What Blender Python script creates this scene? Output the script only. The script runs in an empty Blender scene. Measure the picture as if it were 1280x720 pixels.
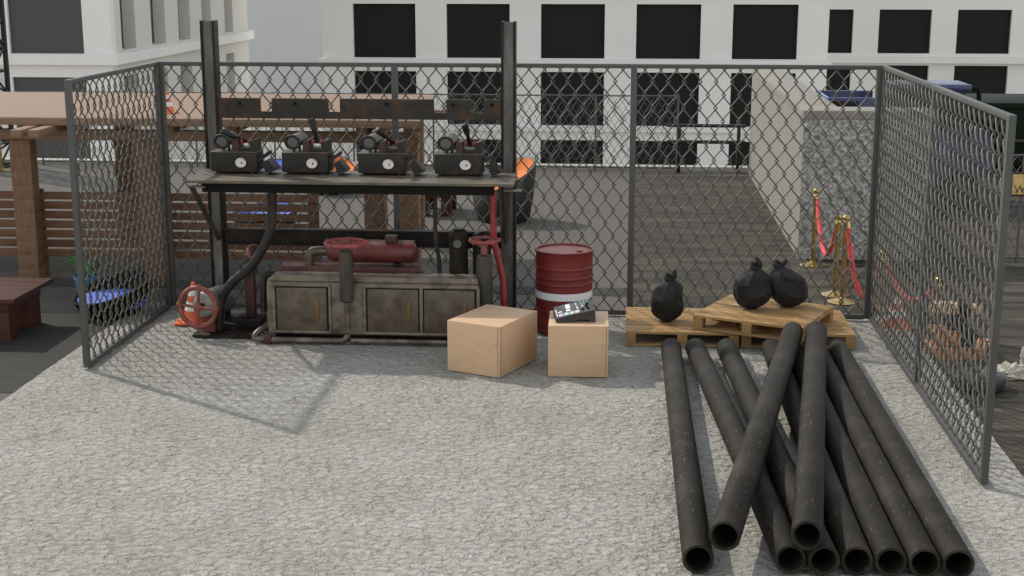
import bpy, bmesh, math, random
from mathutils import Vector, Matrix, noise as mnoise
R = math.radians
random.seed(7)
S = bpy.context.scene
C = S.collection

# ---------------------------------------------------------------- materials
def mat(name, c1, c2=None, scale=6.0, stretch=(1, 1, 1), rough=0.6, metal=0.0, bump=0.0, bscale=None,
        bdist=0.01, stain=None, sscale=3.0, samt=0.5, rvar=0.12, detail=5.0, contrast=0.18, spec=0.5, bstretch=None, vary=0.0):
    m = bpy.data.materials.new(name); m.use_nodes = True
    nt = m.node_tree; N = nt.nodes; L = nt.links
    b = N['Principled BSDF']; b.inputs['Metallic'].default_value = metal
    b.inputs['Specular IOR Level'].default_value = spec
    tc = N.new('ShaderNodeTexCoord')
    def noise(sc, st, det=detail):
        mp = N.new('ShaderNodeMapping'); mp.inputs['Scale'].default_value = st
        L.new(tc.outputs['Object'], mp.inputs['Vector'])
        n = N.new('ShaderNodeTexNoise'); n.inputs['Scale'].default_value = sc
        n.inputs['Detail'].default_value = det; n.inputs['Roughness'].default_value = 0.6
        L.new(mp.outputs['Vector'], n.inputs['Vector']); return n
    if c2 is None: c2 = tuple(v * 0.8 for v in c1)
    n1 = noise(scale, stretch)
    r1 = N.new('ShaderNodeValToRGB')
    r1.color_ramp.elements[0].position = 0.5 - contrast; r1.color_ramp.elements[0].color = (*c2, 1)
    r1.color_ramp.elements[1].position = 0.5 + contrast; r1.color_ramp.elements[1].color = (*c1, 1)
    L.new(n1.outputs['Fac'], r1.inputs['Fac']); col = r1.outputs['Color']
    if stain:
        n2 = noise(sscale, stretch, 6)
        r2 = N.new('ShaderNodeValToRGB')
        r2.color_ramp.elements[0].position = 0.50; r2.color_ramp.elements[0].color = (0, 0, 0, 1)
        r2.color_ramp.elements[1].position = 0.68; r2.color_ramp.elements[1].color = (samt, samt, samt, 1)
        L.new(n2.outputs['Fac'], r2.inputs['Fac'])
        mx = N.new('ShaderNodeMix'); mx.data_type = 'RGBA'
        L.new(r2.outputs['Color'], mx.inputs['Factor']); L.new(col, mx.inputs['A'])
        mx.inputs['B'].default_value = (*stain, 1); col = mx.outputs['Result']
    if vary:
        oi = N.new('ShaderNodeObjectInfo'); mv = N.new('ShaderNodeMapRange')
        mv.inputs['To Min'].default_value = 1 - vary; mv.inputs['To Max'].default_value = 1 + vary
        L.new(oi.outputs['Random'], mv.inputs['Value']); hv = N.new('ShaderNodeHueSaturation')
        L.new(mv.outputs['Result'], hv.inputs['Value']); L.new(col, hv.inputs['Color']); col = hv.outputs['Color']
    L.new(col, b.inputs['Base Color'])
    mr = N.new('ShaderNodeMapRange'); mr.inputs['To Min'].default_value = max(0.03, rough - rvar)
    mr.inputs['To Max'].default_value = min(1, rough + rvar)
    L.new(n1.outputs['Fac'], mr.inputs['Value']); L.new(mr.outputs['Result'], b.inputs['Roughness'])
    if bump:
        n3 = noise(bscale or scale * 4, bstretch or stretch, 6)
        bp = N.new('ShaderNodeBump'); bp.inputs['Strength'].default_value = bump; bp.inputs['Distance'].default_value = bdist
        L.new(n3.outputs['Fac'], bp.inputs['Height']); L.new(bp.outputs['Normal'], b.inputs['Normal'])
    return m

M = {}
M['frame'] = mat('fence_frame', (.088, .087, .086), (.068, .067, .066), 5, rough=.55, metal=.05, spec=.4, bump=.1)
M['wire'] = mat('fence_wire', (.105, .097, .083), (.08, .075, .065), 8, rough=.45, metal=.05, spec=.5)
M['farwire'] = mat('far_wire', (.11, .11, .105), rough=.5, metal=.2)
M['steel'] = mat('dark_steel', (.012, .011, .010), (.006, .0057, .0053), 5, rough=.55, metal=.0, spec=.22, stain=(.055, .026, .014), sscale=4, samt=.5, bump=.15, bscale=30)
M['greysteel'] = mat('grey_steel', (.060, .056, .050), (.026, .024, .022), 6, rough=.5, metal=.05, spec=.35, stain=(.10, .06, .035), sscale=5, samt=.5, bump=.15, bscale=30)
M['web'] = mat('column_web', (.17, .168, .165), (.07, .068, .066), 3.5, (3, 3, .7), rough=.5, metal=.3, stain=(.06, .035, .025), sscale=5, samt=.5, bump=.1, bscale=25)
M['shelf'] = mat('shelf_top', (.135, .115, .085), (.07, .06, .047), 5, rough=.6, metal=.15, stain=(.20, .12, .07), sscale=4, samt=.5, bump=.2, bscale=30)
M['cab'] = mat('cabinet_metal', (.285, .240, .190), (.088, .068, .050), 5, rough=.45, metal=.05, stain=(.075, .042, .026), sscale=5, samt=.85, contrast=.14, bump=.12, bscale=25)
M['cabdoor'] = mat('cabinet_door', (.125, .098, .066), (.062, .046, .03), 4, rough=.5, metal=.05, stain=(.045, .026, .015), sscale=3.6, samt=.85, contrast=.12, bump=.12, bscale=25)
M['brass_old'] = mat('ochre_handle', (.22, .115, .03), (.13, .07, .025), 20, rough=.5, metal=.2)
M['pipe_old'] = mat('worn_pipe', (.17, .13, .10), (.06, .05, .045), 6, rough=.4, metal=.45, stain=(.32, .26, .20), sscale=6, samt=.5)
M['reddish'] = mat('worn_red', (.20, .042, .036), (.085, .02, .018), 6, rough=.45, metal=.05, stain=(.06, .03, .022), sscale=5, samt=.85, bump=.1, bscale=30)
M['rustplate'] = mat('rusty_plate', (.034, .029, .023), (.018, .016, .013), 5, rough=.55, spec=.3, stain=(.095, .042, .018), sscale=4.5, samt=.75, bump=.15, bscale=30)
M['lidred'] = mat('rusty_lid', (.12, .035, .03), (.055, .022, .019), 5, rough=.5, stain=(.15, .10, .075), sscale=5, samt=.5)
M['wheelred'] = mat('rust_red', (.28, .075, .06), (.16, .04, .032), 9, rough=.5, metal=.05, stain=(.13, .045, .02), sscale=7, samt=.9, bump=.2, bscale=40)
M['wheelred2'] = mat('rust_red_bright', (.33, .065, .065), (.22, .04, .04), 9, rough=.5, stain=(.16, .05, .03), sscale=8, samt=.6, bump=.1, bscale=40)
M['redhose'] = mat('red_hose', (.34, .045, .048), (.20, .02, .022), 5, rough=.4)
M['darkred'] = mat('dark_red_steel', (.07, .018, .016), (.03, .012, .011), 6, rough=.5, metal=.1)
M['rubber'] = mat('black_rubber', (.022, .019, .017), (.013, .012, .011), 7, rough=.5, spec=.3, stain=(.08, .06, .045), sscale=8, samt=.4)
M['blackbox'] = mat('instrument_black', (.024, .022, .0195), (.014, .013, .012), 10, rough=.55, metal=.0, spec=.3, stain=(.06, .035, .025), sscale=9, samt=.45, bump=.12, bscale=60)
M['drum'] = mat('drum_grey', (.15, .14, .125), (.07, .065, .057), 9, rough=.5, metal=.25, bump=.1)
M['face'] = mat('worn_pale_metal', (.36, .345, .32), (.17, .16, .145), 9, rough=.5)
M['lens'] = mat('lens_grey', (.13, .13, .13), (.09, .09, .09), 10, rough=.25)
M['dial'] = mat('dial_white', (.72, .70, .69), (.64, .62, .61), 30, rough=.35)
M['needle'] = mat('needle_black', (.01, .01, .012), rough=.4)
M['redmark'] = mat('red_mark', (.55, .06, .06), rough=.4)
M['pink'] = mat('lever_red', (.32, .04, .05), (.2, .03, .03), 20, rough=.35)
M['box'] = mat('smooth_plywood', (.61, .415, .265), (.55, .365, .228), 3, (1, 6, 6), rough=.55, bump=.05, bscale=20, spec=.3)
M['boxcrease'] = mat('box_crease', (.40, .26, .155), rough=.7)
M['boxline'] = mat('box_seam', (.22, .12, .06), rough=.7)
M['barrel'] = mat('barrel_red', (.19, .020, .017), (.14, .014, .012), 5, rough=.45, stain=(.10, .012, .012), sscale=4, samt=.6, bump=.12, bscale=18)
M['white'] = mat('white_band', (.80, .80, .82), (.74, .74, .76), 8, rough=.4)
M['pallet'] = mat('pallet_wood', (.46, .285, .125), (.32, .185, .075), 7, (1.2, 12, 12), rough=.65, bump=.25, bscale=30, stain=(.22, .11, .035), sscale=4, samt=.5, spec=.25, vary=.26)
M['palletblock'] = mat('pallet_block', (.38, .235, .10), (.28, .16, .065), 9, (2, 8, 8), rough=.7, spec=.25)
M['bag'] = mat('bag_black', (.021, .021, .0212), (.013, .013, .0132), 5, rough=.7, spec=.25, bump=.5, bscale=6, bdist=.05)
M['device'] = mat('device_black', (.03, .03, .032), (.022, .022, .024), 12, rough=.4)
M['screen'] = mat('device_face', (.085, .085, .087), (.06, .06, .063), 12, rough=.3)
M['gold'] = mat('brass', (.50, .36, .15), (.36, .25, .09), 10, rough=.28, metal=.9)
M['rope'] = mat('velvet_red', (.70, .105, .10), (.55, .07, .07), 30, rough=.75, spec=.2)
M['coneo'] = mat('cone_orange', (.75, .15, .045), (.62, .11, .03), 6, rough=.5)
M['conew'] = mat('cone_white', (.78, .76, .74), (.68, .66, .64), 8, rough=.5)
M['orange'] = mat('machine_orange', (.60, .235, .085), (.45, .16, .05), 9, rough=.45, stain=(.26, .12, .06), sscale=6, samt=.4)
M['orange_sunlit'] = mat('machine_orange_sunlit', (.66, .40, .25), (.55, .31, .19), 9, rough=.5)  # the machine orange again, with sunlight put into the colour
M['black'] = mat('matt_black', (.009, .009, .009), (.006, .006, .006), 8, rough=.7, spec=.15)
M['cushorange'] = mat('cushion_orange', (.72, .215, .045), (.58, .16, .03), 5, rough=.7, spec=.25)
M['cushblue'] = mat('cushion_blue', (.115, .20, .62), (.085, .15, .50), 5, rough=.7, spec=.25)
M['shell'] = mat('shell_charcoal', (.028, .030, .031), (.018, .019, .02), 20, (1, 1, 4), rough=.55, bump=.2, bscale=50)
M['shelldark'] = mat('shell_brown', (.018, .013, .011), (.010, .008, .007), 20, (1, 1, 4), rough=.8, spec=.15, bump=.2, bscale=50)
M['roofwood'] = mat('roof_planks', (.275, .178, .118), (.20, .125, .082), 4, (.6, 7, 7), rough=.65, spec=.25, bump=.15, bscale=18)
M['postwood'] = mat('post_wood', (.25, .145, .09), (.16, .09, .055), 5, (7, 7, 1.4), rough=.65, spec=.25, bump=.15, bscale=18, bstretch=(1, 1, 6))
M['slatwood'] = mat('slat_wood', (.22, .118, .07), (.135, .07, .042), 4, (.7, 7, 7), rough=.65, spec=.25, vary=.12, bump=.15, bscale=18)
M['tablewood'] = mat('table_wood', (.085, .028, .018), (.045, .016, .011), 5, (.8, 7, 7), rough=.55, spec=.3, bump=.1, bscale=18)
M['pot'] = mat('pot_blue', (.09, .27, .52), (.065, .20, .42), 8, rough=.45)
M['soil'] = mat('soil', (.035, .025, .018), rough=.9)
M['leaf'] = mat('leaf', (.10, .26, .085), (.06, .17, .055), 12, rough=.5)
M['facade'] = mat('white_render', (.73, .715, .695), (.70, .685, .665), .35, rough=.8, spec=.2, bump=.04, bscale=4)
M['facade_shaded'] = mat('white_render_shaded', (.60, .58, .535), (.56, .54, .50), .35, rough=.8, spec=.2)  # white render with the side wall's shading put into the colour
M['win'] = mat('window_black', (.012, .012, .012), (.010, .010, .010), .5, rough=.5, spec=.15)
M['winsky'] = mat('window_sky_grey', (.058, .056, .053), (.05, .048, .046), .3, rough=.45, spec=.4)  # grey tone is reflected sky put into the window colour
M['plain'] = mat('pale_sky_haze', (.58, .575, .55), (.49, .505, .49), .055, rough=.9, spec=.1, contrast=.25)  # cloudy sky tone for the added backdrop slab
M['lattice'] = mat('lattice_black', (.008, .008, .008), rough=.6)
M['rail'] = mat('rail_black', (.012, .012, .012), rough=.45)
M['parapet'] = mat('parapet', (.46, .44, .39), (.36, .345, .31), 3, rough=.85, bump=.3, bscale=14)
M['rough'] = mat('rough_rock', (.60, .59, .57), (.20, .20, .195), 22, rough=.95, bump=1, bscale=22, bdist=.06, spec=.1, contrast=.14)
M['smoothwall'] = mat('cast_concrete', (.265, .25, .22), (.21, .197, .172), 4, (5, 5, .7), rough=.85, bump=.2, bscale=16, bstretch=(3, 3, .6), spec=.2)
M['green'] = mat('dumpster_green', (.006, .013, .006), (.004, .009, .004), 3, rough=.7, spec=.15)
M['vblue'] = mat('vehicle_blue', (.036, .046, .135), (.028, .036, .11), 4, rough=.35, metal=.1)
M['vblue2'] = mat('vehicle_pale_blue', (.16, .23, .48), rough=.35)
M['vglass'] = mat('vehicle_glass', (.012, .012, .014), rough=.1, spec=.6)
M['signy'] = mat('sign_yellow', (.66, .48, .19), (.50, .33, .11), 18, rough=.6, stain=(.12, .06, .04), sscale=14, samt=.6)
M['signb'] = mat('sign_border', (.045, .014, .016), (.02, .01, .01), 20, rough=.6)
M['cloth'] = mat('crumpled_white', (.62, .59, .53), (.42, .38, .30), 9, rough=.8, stain=(.30, .23, .11), sscale=8, samt=.5)
M['plastic'] = mat('tyre_black', (.016, .016, .017), (.011, .011, .012), 9, rough=.5)

# ground materials -----------------------------------------------------------
def pad_material():
    m = bpy.data.materials.new('rough_pale_concrete'); m.use_nodes = True
    nt = m.node_tree; N = nt.nodes; L = nt.links; b = N['Principled BSDF']
    b.inputs['Roughness'].default_value = .92; b.inputs['Specular IOR Level'].default_value = .15
    tc = N.new('ShaderNodeTexCoord')
    def noise(sc, st=(1, 1, 1), det=5, dist=0, ro=.6):
        mp = N.new('ShaderNodeMapping'); mp.inputs['Scale'].default_value = st
        mp.inputs['Rotation'].default_value = (0, 0, R(14))
        L.new(tc.outputs['Object'], mp.inputs['Vector'])
        n = N.new('ShaderNodeTexNoise'); n.inputs['Scale'].default_value = sc; n.inputs['Detail'].default_value = det
        n.inputs['Distortion'].default_value = dist; n.inputs['Roughness'].default_value = ro
        L.new(mp.outputs['Vector'], n.inputs['Vector']); return n.outputs['Fac']
    def ramp(f, stops):
        r = N.new('ShaderNodeValToRGB'); e = r.color_ramp.elements
        e[0].position, e[0].color = stops[0][0], (*stops[0][1], 1)
        e[1].position, e[1].color = stops[1][0], (*stops[1][1], 1)
        L.new(f, r.inputs['Fac']); return r.outputs['Color']
    def mix(a, bb, f, mode='MULTIPLY'):
        x = N.new('ShaderNodeMix'); x.data_type = 'RGBA'; x.blend_type = mode; x.inputs['Factor'].default_value = f
        L.new(a, x.inputs['A']); L.new(bb, x.inputs['B']); return x.outputs['Result']
    base = ramp(noise(.8, det=7, ro=.65), [(.34, (.355, .336, .298)), (.68, (.43, .414, .378))])
    patch = ramp(noise(2.6, det=7, ro=.7), [(.32, (.86, .86, .85)), (.56, (1, 1, 1))])
    pits = ramp(noise(17, (.82, 1.1, 1), 4, .6, .56), [(.31, (.74, .725, .69)), (.43, (1, 1, 1))])
    L.new(mix(mix(base, patch, 1), pits, 1), b.inputs['Base Color'])
    h1 = noise(17, (.82, 1.1, 1), 4, .6, .56); h2 = noise(44, (.7, 1.0, 1), 4)
    bp = N.new('ShaderNodeBump'); bp.inputs['Strength'].default_value = 1; bp.inputs['Distance'].default_value = .085
    L.new(h1, bp.inputs['Height'])
    b2 = N.new('ShaderNodeBump'); b2.inputs['Strength'].default_value = .6; b2.inputs['Distance'].default_value = .012
    L.new(h2, b2.inputs['Height']); L.new(bp.outputs['Normal'], b2.inputs['Normal'])
    L.new(b2.outputs['Normal'], b.inputs['Normal'])
    return m
M['pad'] = pad_material()
M['yard'] = mat('smooth_grey_yard', (.118, .107, .094), (.104, .094, .083), .8, rough=.9, spec=.15, bump=.1, bscale=12, stain=(.092, .085, .077), sscale=1.2, samt=.5)
M['asphalt'] = mat('worn_asphalt', (.088, .076, .058), (.034, .031, .026), 2.6, (.30, 1.5, 1), rough=.9, spec=.15, bump=.3, bscale=16, stain=(.026, .024, .022), sscale=3.0, samt=.75, detail=8, contrast=.13)
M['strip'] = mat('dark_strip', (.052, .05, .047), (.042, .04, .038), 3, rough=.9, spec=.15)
M['deck'] = mat('deck_shadow_grey', (.050, .048, .044), (.022, .022, .021), 3.2, (.5, 11, 1), rough=.8, spec=.2, bump=.3, bscale=9, stain=(.085, .072, .06), sscale=3, samt=.4)  # plank grain, with the cast shadow's darkness in the colour
M['street'] = mat('street', (.32, .31, .295), (.26, .25, .24), .05, rough=.95, spec=.1)
M['pipe'] = mat('pipe_black', (.024, .0205, .016), (.015, .013, .0105), 4, rough=.7, spec=.18, bump=.15, bscale=40, stain=(.055, .046, .038), sscale=1.5, samt=.6)

def add_flecks(m):
    """pale scratches running along the pipe (object X axis)"""
    nt = m.node_tree; N = nt.nodes; L = nt.links; b = N['Principled BSDF']
    tc = N.new('ShaderNodeTexCoord'); mp = N.new('ShaderNodeMapping'); mp.inputs['Scale'].default_value = (13, 85, 85)
    L.new(tc.outputs['Object'], mp.inputs['Vector'])
    n = N.new('ShaderNodeTexNoise'); n.inputs['Scale'].default_value = 1; n.inputs['Detail'].default_value = 2
    L.new(mp.outputs['Vector'], n.inputs['Vector'])
    r = N.new('ShaderNodeValToRGB'); e = r.color_ramp.elements
    e[0].position = .65; e[0].color = (0, 0, 0, 1); e[1].position = .73; e[1].color = (.7, .7, .7, 1)
    L.new(n.outputs['Fac'], r.inputs['Fac'])
    old = b.inputs['Base Color'].links[0].from_socket
    x = N.new('ShaderNodeMix'); x.data_type = 'RGBA'; x.inputs['B'].default_value = (.165, .125, .095, 1)
    L.new(r.outputs['Color'], x.inputs['Factor']); L.new(old, x.inputs['A']); L.new(x.outputs['Result'], b.inputs['Base Color'])
add_flecks(M['pipe'])

# ---------------------------------------------------------------- mesh helpers
def root_of(o):
    while o.parent: o = o.parent
    return o
def basis(d):
    d = d.normalized(); a = Vector((0, 0, 1)) if abs(d.z) < .92 else Vector((1, 0, 0))
    u = d.cross(a).normalized(); return u, u.cross(d).normalized()

class MB:
    def __init__(s): s.v = []; s.f = []
    def add(s, vs, fs):
        o = len(s.v); s.v += [Vector(p) for p in vs]; s.f += [[i + o for i in q] for q in fs]; return s
    def box(s, lo, hi, bev=0.0, rot=None, piv=None):
        bm = bmesh.new(); bmesh.ops.create_cube(bm, size=1)
        lo = Vector(lo); hi = Vector(hi); c = (lo + hi) / 2; d = hi - lo
        for v in bm.verts: v.co = Vector((v.co.x * d.x, v.co.y * d.y, v.co.z * d.z))
        if bev:
            bev = min(bev, .45 * min(abs(x) for x in d))
            bmesh.ops.bevel(bm, geom=bm.edges[:], offset=bev, segments=2, affect='EDGES', profile=.6)
        vs = [v.co + c for v in bm.verts]
        if rot is not None:
            pv = Vector(piv) if piv is not None else c
            vs = [rot @ (p - pv) + pv for p in vs]
        bm.verts.index_update()
        s.add(vs, [[v.index for v in f.verts] for f in bm.faces]); bm.free(); return s
    def obox(s, c, ax, size, bev=0):
        """box centred at c, local axes = columns of 3x3 ax"""
        h = Vector(size) / 2
        return s.box(Vector(c) - h, Vector(c) + h, bev, ax, c)
    def tube(s, pts, r, n=8, cap=True, flat=1.0):
        P = [Vector(p) for p in pts]; k = len(P)
        rr = r if isinstance(r, (list, tuple)) else [r] * k
        t0 = P[1] - P[0]; u, w = basis(t0); vs = []; fs = []; pt = t0.normalized()
        for i in range(k):
            t = (P[min(i + 1, k - 1)] - P[max(i - 1, 0)]).normalized()
            q = pt.rotation_difference(t); u = q @ u; w = q @ w; pt = t
            for j in range(n):
                a = 2 * math.pi * j / n
                vs.append(P[i] + (u * math.cos(a) + w * math.sin(a) * flat) * rr[i])
        for i in range(k - 1):
            for j in range(n):
                fs.append([i * n + j, i * n + (j + 1) % n, (i + 1) * n + (j + 1) % n, (i + 1) * n + j])
        if cap: fs += [list(range(n))[::-1], [(k - 1) * n + j for j in range(n)]]
        return s.add(vs, fs)
    def ring(s, c, axis, rad, r, n=40, m=8, flat=1.0):
        c = Vector(c); u, w = basis(Vector(axis)); ax = Vector(axis).normalized(); vs = []; fs = []
        for i in range(n):
            a = 2 * math.pi * i / n; d = u * math.cos(a) + w * math.sin(a)
            for j in range(m):
                b = 2 * math.pi * j / m
                vs.append(c + d * (rad + r * math.cos(b)) + ax * r * math.sin(b) * flat)
        for i in range(n):
            for j in range(m):
                fs.append([i * m + j, ((i + 1) % n) * m + j, ((i + 1) % n) * m + (j + 1) % m, i * m + (j + 1) % m])
        return s.add(vs, fs)
    def lathe(s, prof, c, axis=(0, 0, 1), n=32):
        """prof: (radius, height) along axis from c"""
        c = Vector(c); ax = Vector(axis).normalized(); u, w = basis(ax); vs = []; fs = []; k = len(prof)
        for (r, h) in prof:
            r = max(r, 1e-4)
            for j in range(n):
                a = 2 * math.pi * j / n
                vs.append(c + ax * h + (u * math.cos(a) + w * math.sin(a)) * r)
        for i in range(k - 1):
            for j in range(n):
                fs.append([i * n + j, i * n + (j + 1) % n, (i + 1) * n + (j + 1) % n, (i + 1) * n + j])
        fs += [list(range(n))[::-1], [(k - 1) * n + j for j in range(n)]]
        return s.add(vs, fs)
    def prism(s, poly, o, ux, uy, ext):
        """2-D polygon in plane (ux, uy) at o, extruded by vector ext"""
        o = Vector(o); ux = Vector(ux); uy = Vector(uy); ext = Vector(ext); n = len(poly)
        a = [o + ux * p[0] + uy * p[1] for p in poly]
        vs = a + [p + ext for p in a]
        fs = [list(range(n))[::-1], [n + i for i in range(n)]] + [[i, (i + 1) % n, n + (i + 1) % n, n + i] for i in range(n)]
        return s.add(vs, fs)
    def build(s, name, m, parent=None, ang=35, smooth=True, fix=True):
        me = bpy.data.meshes.new(name)
        off = Vector((0, 0, 0))
        if parent is not None: off = Vector(root_of(parent).location)
        me.from_pydata([tuple(p - off) for p in s.v], [], s.f)
        if fix:
            bm = bmesh.new(); bm.from_mesh(me); bmesh.ops.recalc_face_normals(bm, faces=bm.faces[:]); bm.to_mesh(me); bm.free()
        me.materials.append(m)
        if smooth:
            me.polygons.foreach_set('use_smooth', [True] * len(me.polygons)); me.set_sharp_from_angle(angle=R(ang))
        me.update()
        o = bpy.data.objects.new(name, me); C.objects.link(o)
        if parent is not None: o.parent = parent
        return o

def tag(o, label=None, cat=None, group=None, kind=None):
    if label: o['label'] = label
    if cat: o['category'] = cat
    if group: o['group'] = group
    if kind: o['kind'] = kind
    return o
def thing(name, loc, label, cat, group=None):
    o = bpy.data.objects.new(name, None); C.objects.link(o); o.location = loc; o.empty_display_size = .1
    return tag(o, label, cat, group)
def kids(o): return [x for x in bpy.data.objects if x.parent is o]
def copy_tree(o, parent=None):
    ch = kids(o); c = o.copy(); C.objects.link(c)
    if parent is not None: c.parent = parent
    for k in ch: copy_tree(k, c)
    return c
def one(mb, name, m, loc, label, cat, group=None, **k):
    """thing that is one mesh with its origin at loc"""
    mb.v = [p - Vector(loc) for p in mb.v]
    o = mb.build(name, m, None, **k); o.location = loc
    return tag(o, label, cat, group)
def struct(mb, name, m, **k): return tag(mb.build(name, m, None, **k), kind='structure')
def arc(c, a0, a1, r, u, w, n=8):
    c = Vector(c); u = Vector(u); w = Vector(w)
    return [c + (u * math.cos(a0 + (a1 - a0) * i / n) + w * math.sin(a0 + (a1 - a0) * i / n)) * r for i in range(n + 1)]
def bez(pts, n=10):
    """Catmull-Rom through pts"""
    P = [Vector(p) for p in pts]; P = [2 * P[0] - P[1]] + P + [2 * P[-1] - P[-2]]; out = []
    for i in range(1, len(P) - 2):
        for k in range(n):
            t = k / n; a, b, c, d = P[i - 1:i + 3]
            out.append(.5 * ((2 * b) + (-a + c) * t + (2 * a - 5 * b + 4 * c - d) * t * t + (-a + 3 * b - 3 * c + d) * t ** 3))
    out.append(P[-2]); return out

# ================================================================ THE GROUND
def sheet(x0, y0, x1, y1, z): return MB().add([(x0, y0, z), (x1, y0, z), (x1, y1, z), (x0, y1, z)], [[0, 1, 2, 3]])
struct(sheet(-400, -100, 400, 600, -9.0), 'street_ground', M['street'])
struct(MB().box((-16, -4, -.6), (.09, 25.0, -.024)), 'yard_ground', M['yard'])
struct(MB().box((.0902, -4, -.6), (11, 25.0, -.024)), 'asphalt_ground', M['asphalt'])
struct(sheet(-16, 15.18, .15, 15.58, -.020), 'dark_ground_strip', M['strip'])  # thin darker band lying across the yard ground
struct(sheet(-16, 11.15, -5.0, 13.93, -.020), 'shadowed_timber_deck', M['deck'])  # plank deck; dark colour and extent stand in for a cast shadow
# pale rough slab
def pad_mesh():
    x0, x1, y0, y1, st = -5.1, 2.83, 5.0, 14.42, .03
    nx = int((x1 - x0) / st); ny = int((y1 - y0) / st); mb = MB(); vs = []; fs = []
    for j in range(ny + 1):
        for i in range(nx + 1):
            x = x0 + (x1 - x0) * i / nx; y = y0 + (y1 - y0) * j / ny
            h = .008 * mnoise.noise((x * 6, y * 8, 0)) + .005 * mnoise.noise((x * 11, y * 19, 3))
            vs.append((x, y, h - .005))
    for j in range(ny):
        for i in range(nx):
            a = j * (nx + 1) + i; fs.append([a, a + 1, a + nx + 2, a + nx + 1])
    # skirt
    rim = [(i, 0) for i in range(nx + 1)] + [(nx, j) for j in range(1, ny + 1)] + [(i, ny) for i in range(nx - 1, -1, -1)] + [(0, j) for j in range(ny - 1, 0, -1)]
    b = len(vs); idx = [j * (nx + 1) + i for i, j in rim]
    for q in idx: vs.append((vs[q][0], vs[q][1], -.05))
    for k in range(len(idx)):
        k2 = (k + 1) % len(idx); fs.append([idx[k], b + k, b + k2, idx[k2]])
    mb.v = [Vector(p) for p in vs]; mb.f = fs; return mb
struct(pad_mesh(), 'concrete_pad', M['pad'], ang=80, fix=False)
struct(sheet(-5.1, -4, 2.83, 5.0, -.004), 'concrete_pad', M['pad'])

# ================================================================ CHAIN LINK FENCES
def chain(mb, f, W, H, pitch, step, r, amp, n=5, e=.018):
    """f(u, v, w) -> point;   wires interlock like woven chain link"""
    nw = int(round(W / pitch)); pitch = W / nw; ns = int(round(H / step)); step = H / ns
    for k in range(-1, nw + 1):
        pts = []
        for j in range(ns + 1):
            left = (j + k) % 2 == 0
            uk = k * pitch - e if left else (k + 1) * pitch + e
            un = (k + 1) * pitch + e if left else k * pitch - e
            pts.append((uk, j * step, 0, 0))
            if j < ns:
                sgn = 1 if left else -1
                for t, q in ((.2, .78), (.5, 1), (.8, .78)): pts.append((uk + (un - uk) * t, (j + t) * step, sgn * amp * q, 1))
        run = []
        for (u, v, w, q) in pts:
            if -.001 <= u <= W + .001: run.append(f(u, v, w))
            else:
                if len(run) > 1: mb.tube(run, r, n)
                run = []
        if len(run) > 1: mb.tube(run, r, n)

FH = 2.555
def near_fence(p0, p1, np_, label):
    p0 = Vector(p0); p1 = Vector(p1); d = p1 - p0; Lg = d.length; t = d / Lg; nrm = Vector((-t.y, t.x, 0))
    root = thing('chain_link_fence', p0, label, 'fence', 'chain link fence runs around the concrete pad')
    X = Matrix((t, nrm, Vector((0, 0, 1)))).transposed()
    pw = Lg / np_
    for i in range(np_ + 1):
        if root.get('skip_first') and i == 0: continue
        c = p0 + t * (pw * i)
        MB().obox(c + Vector((0, 0, FH / 2 + .01)), X, (.062, .05, FH - .02), .006).build('post', M['frame'], root)
    for i in range(np_):
        c = p0 + t * (pw * (i + .5))
        MB().obox(c + Vector((0, 0, FH - .0205)), X, (pw - .063, .046, .041), .005).build('top_rail', M['frame'], root)
        MB().obox(c + Vector((0, 0, .037)), X, (pw - .063, .046, .050), .005).build('bottom_rail', M['frame'], root)
        mb = MB(); a = p0 + t * (pw * i + .031)
        chain(mb, lambda u, v, w: a + t * u + nrm * w + Vector((0, 0, .06 + v)), pw - .062, FH - .10, .0785, .131, .0071, .0165, 6, .017)
        mb.build('wire_mesh', M['wire'], root, ang=70)
    return root
near_fence((-4.70, 14.20, 0), (2.46, 14.20, 0), 3, 'long chain link fence run behind the rusty machine and pallets')
near_fence((-4.735, 11.84, 0), (-4.735, 14.165, 0), 1, 'short single panel chain link fence at left beside the dark deck')
near_fence((2.50, 14.165, 0), (2.50, 9.49, 0), 2, 'two panel chain link fence along the pad beside the black pipes')

def far_fence(p0, p1, np_, H, label, base=.05, z0=-.024):
    p0 = Vector(p0); p1 = Vector(p1); d = p1 - p0; Lg = d.length; t = d / Lg; nrm = Vector((-t.y, t.x, 0)); pw = Lg / np_
    root = thing('wire_fence', (p0.x, p0.y, z0), label, 'fence', 'low wire fences around the yard')
    for i in range(np_ + 1):
        c = p0 + t * pw * i; MB().tube([(c.x, c.y, z0), (c.x, c.y, H)], .018, 8).build('post', M['farwire'], root)
    for i in range(np_):
        a = p0 + t * (pw * i + .019); b = p0 + t * (pw * (i + 1) - .019)
        MB().tube([a + Vector((0, 0, H - .02)), b + Vector((0, 0, H - .02))], .014, 6).build('top_rail', M['farwire'], root)
        MB().tube([a + Vector((0, 0, base)), b + Vector((0, 0, base))], .016, 6).build('bottom_rail', M['farwire'], root)
        mb = MB(); chain(mb, lambda u, v, w: a + t * u + nrm * w + Vector((0, 0, base + v)), pw - .038, H - .02 - base, .0625, .108, .0042, .007, 4, .005)
        mb.build('wire_mesh', M['farwire'], root, ang=70)
far_fence((-10.5, 24.86, 0), (.90, 24.86, 0), 8, 1.32, 'far low wire fence along the yard edge before the white building')
far_fence((3.70, 17.42, 0), (5.85, 17.42, 0), 2, 1.30, 'wire fence running right from the rough concrete wall', .03)

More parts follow.
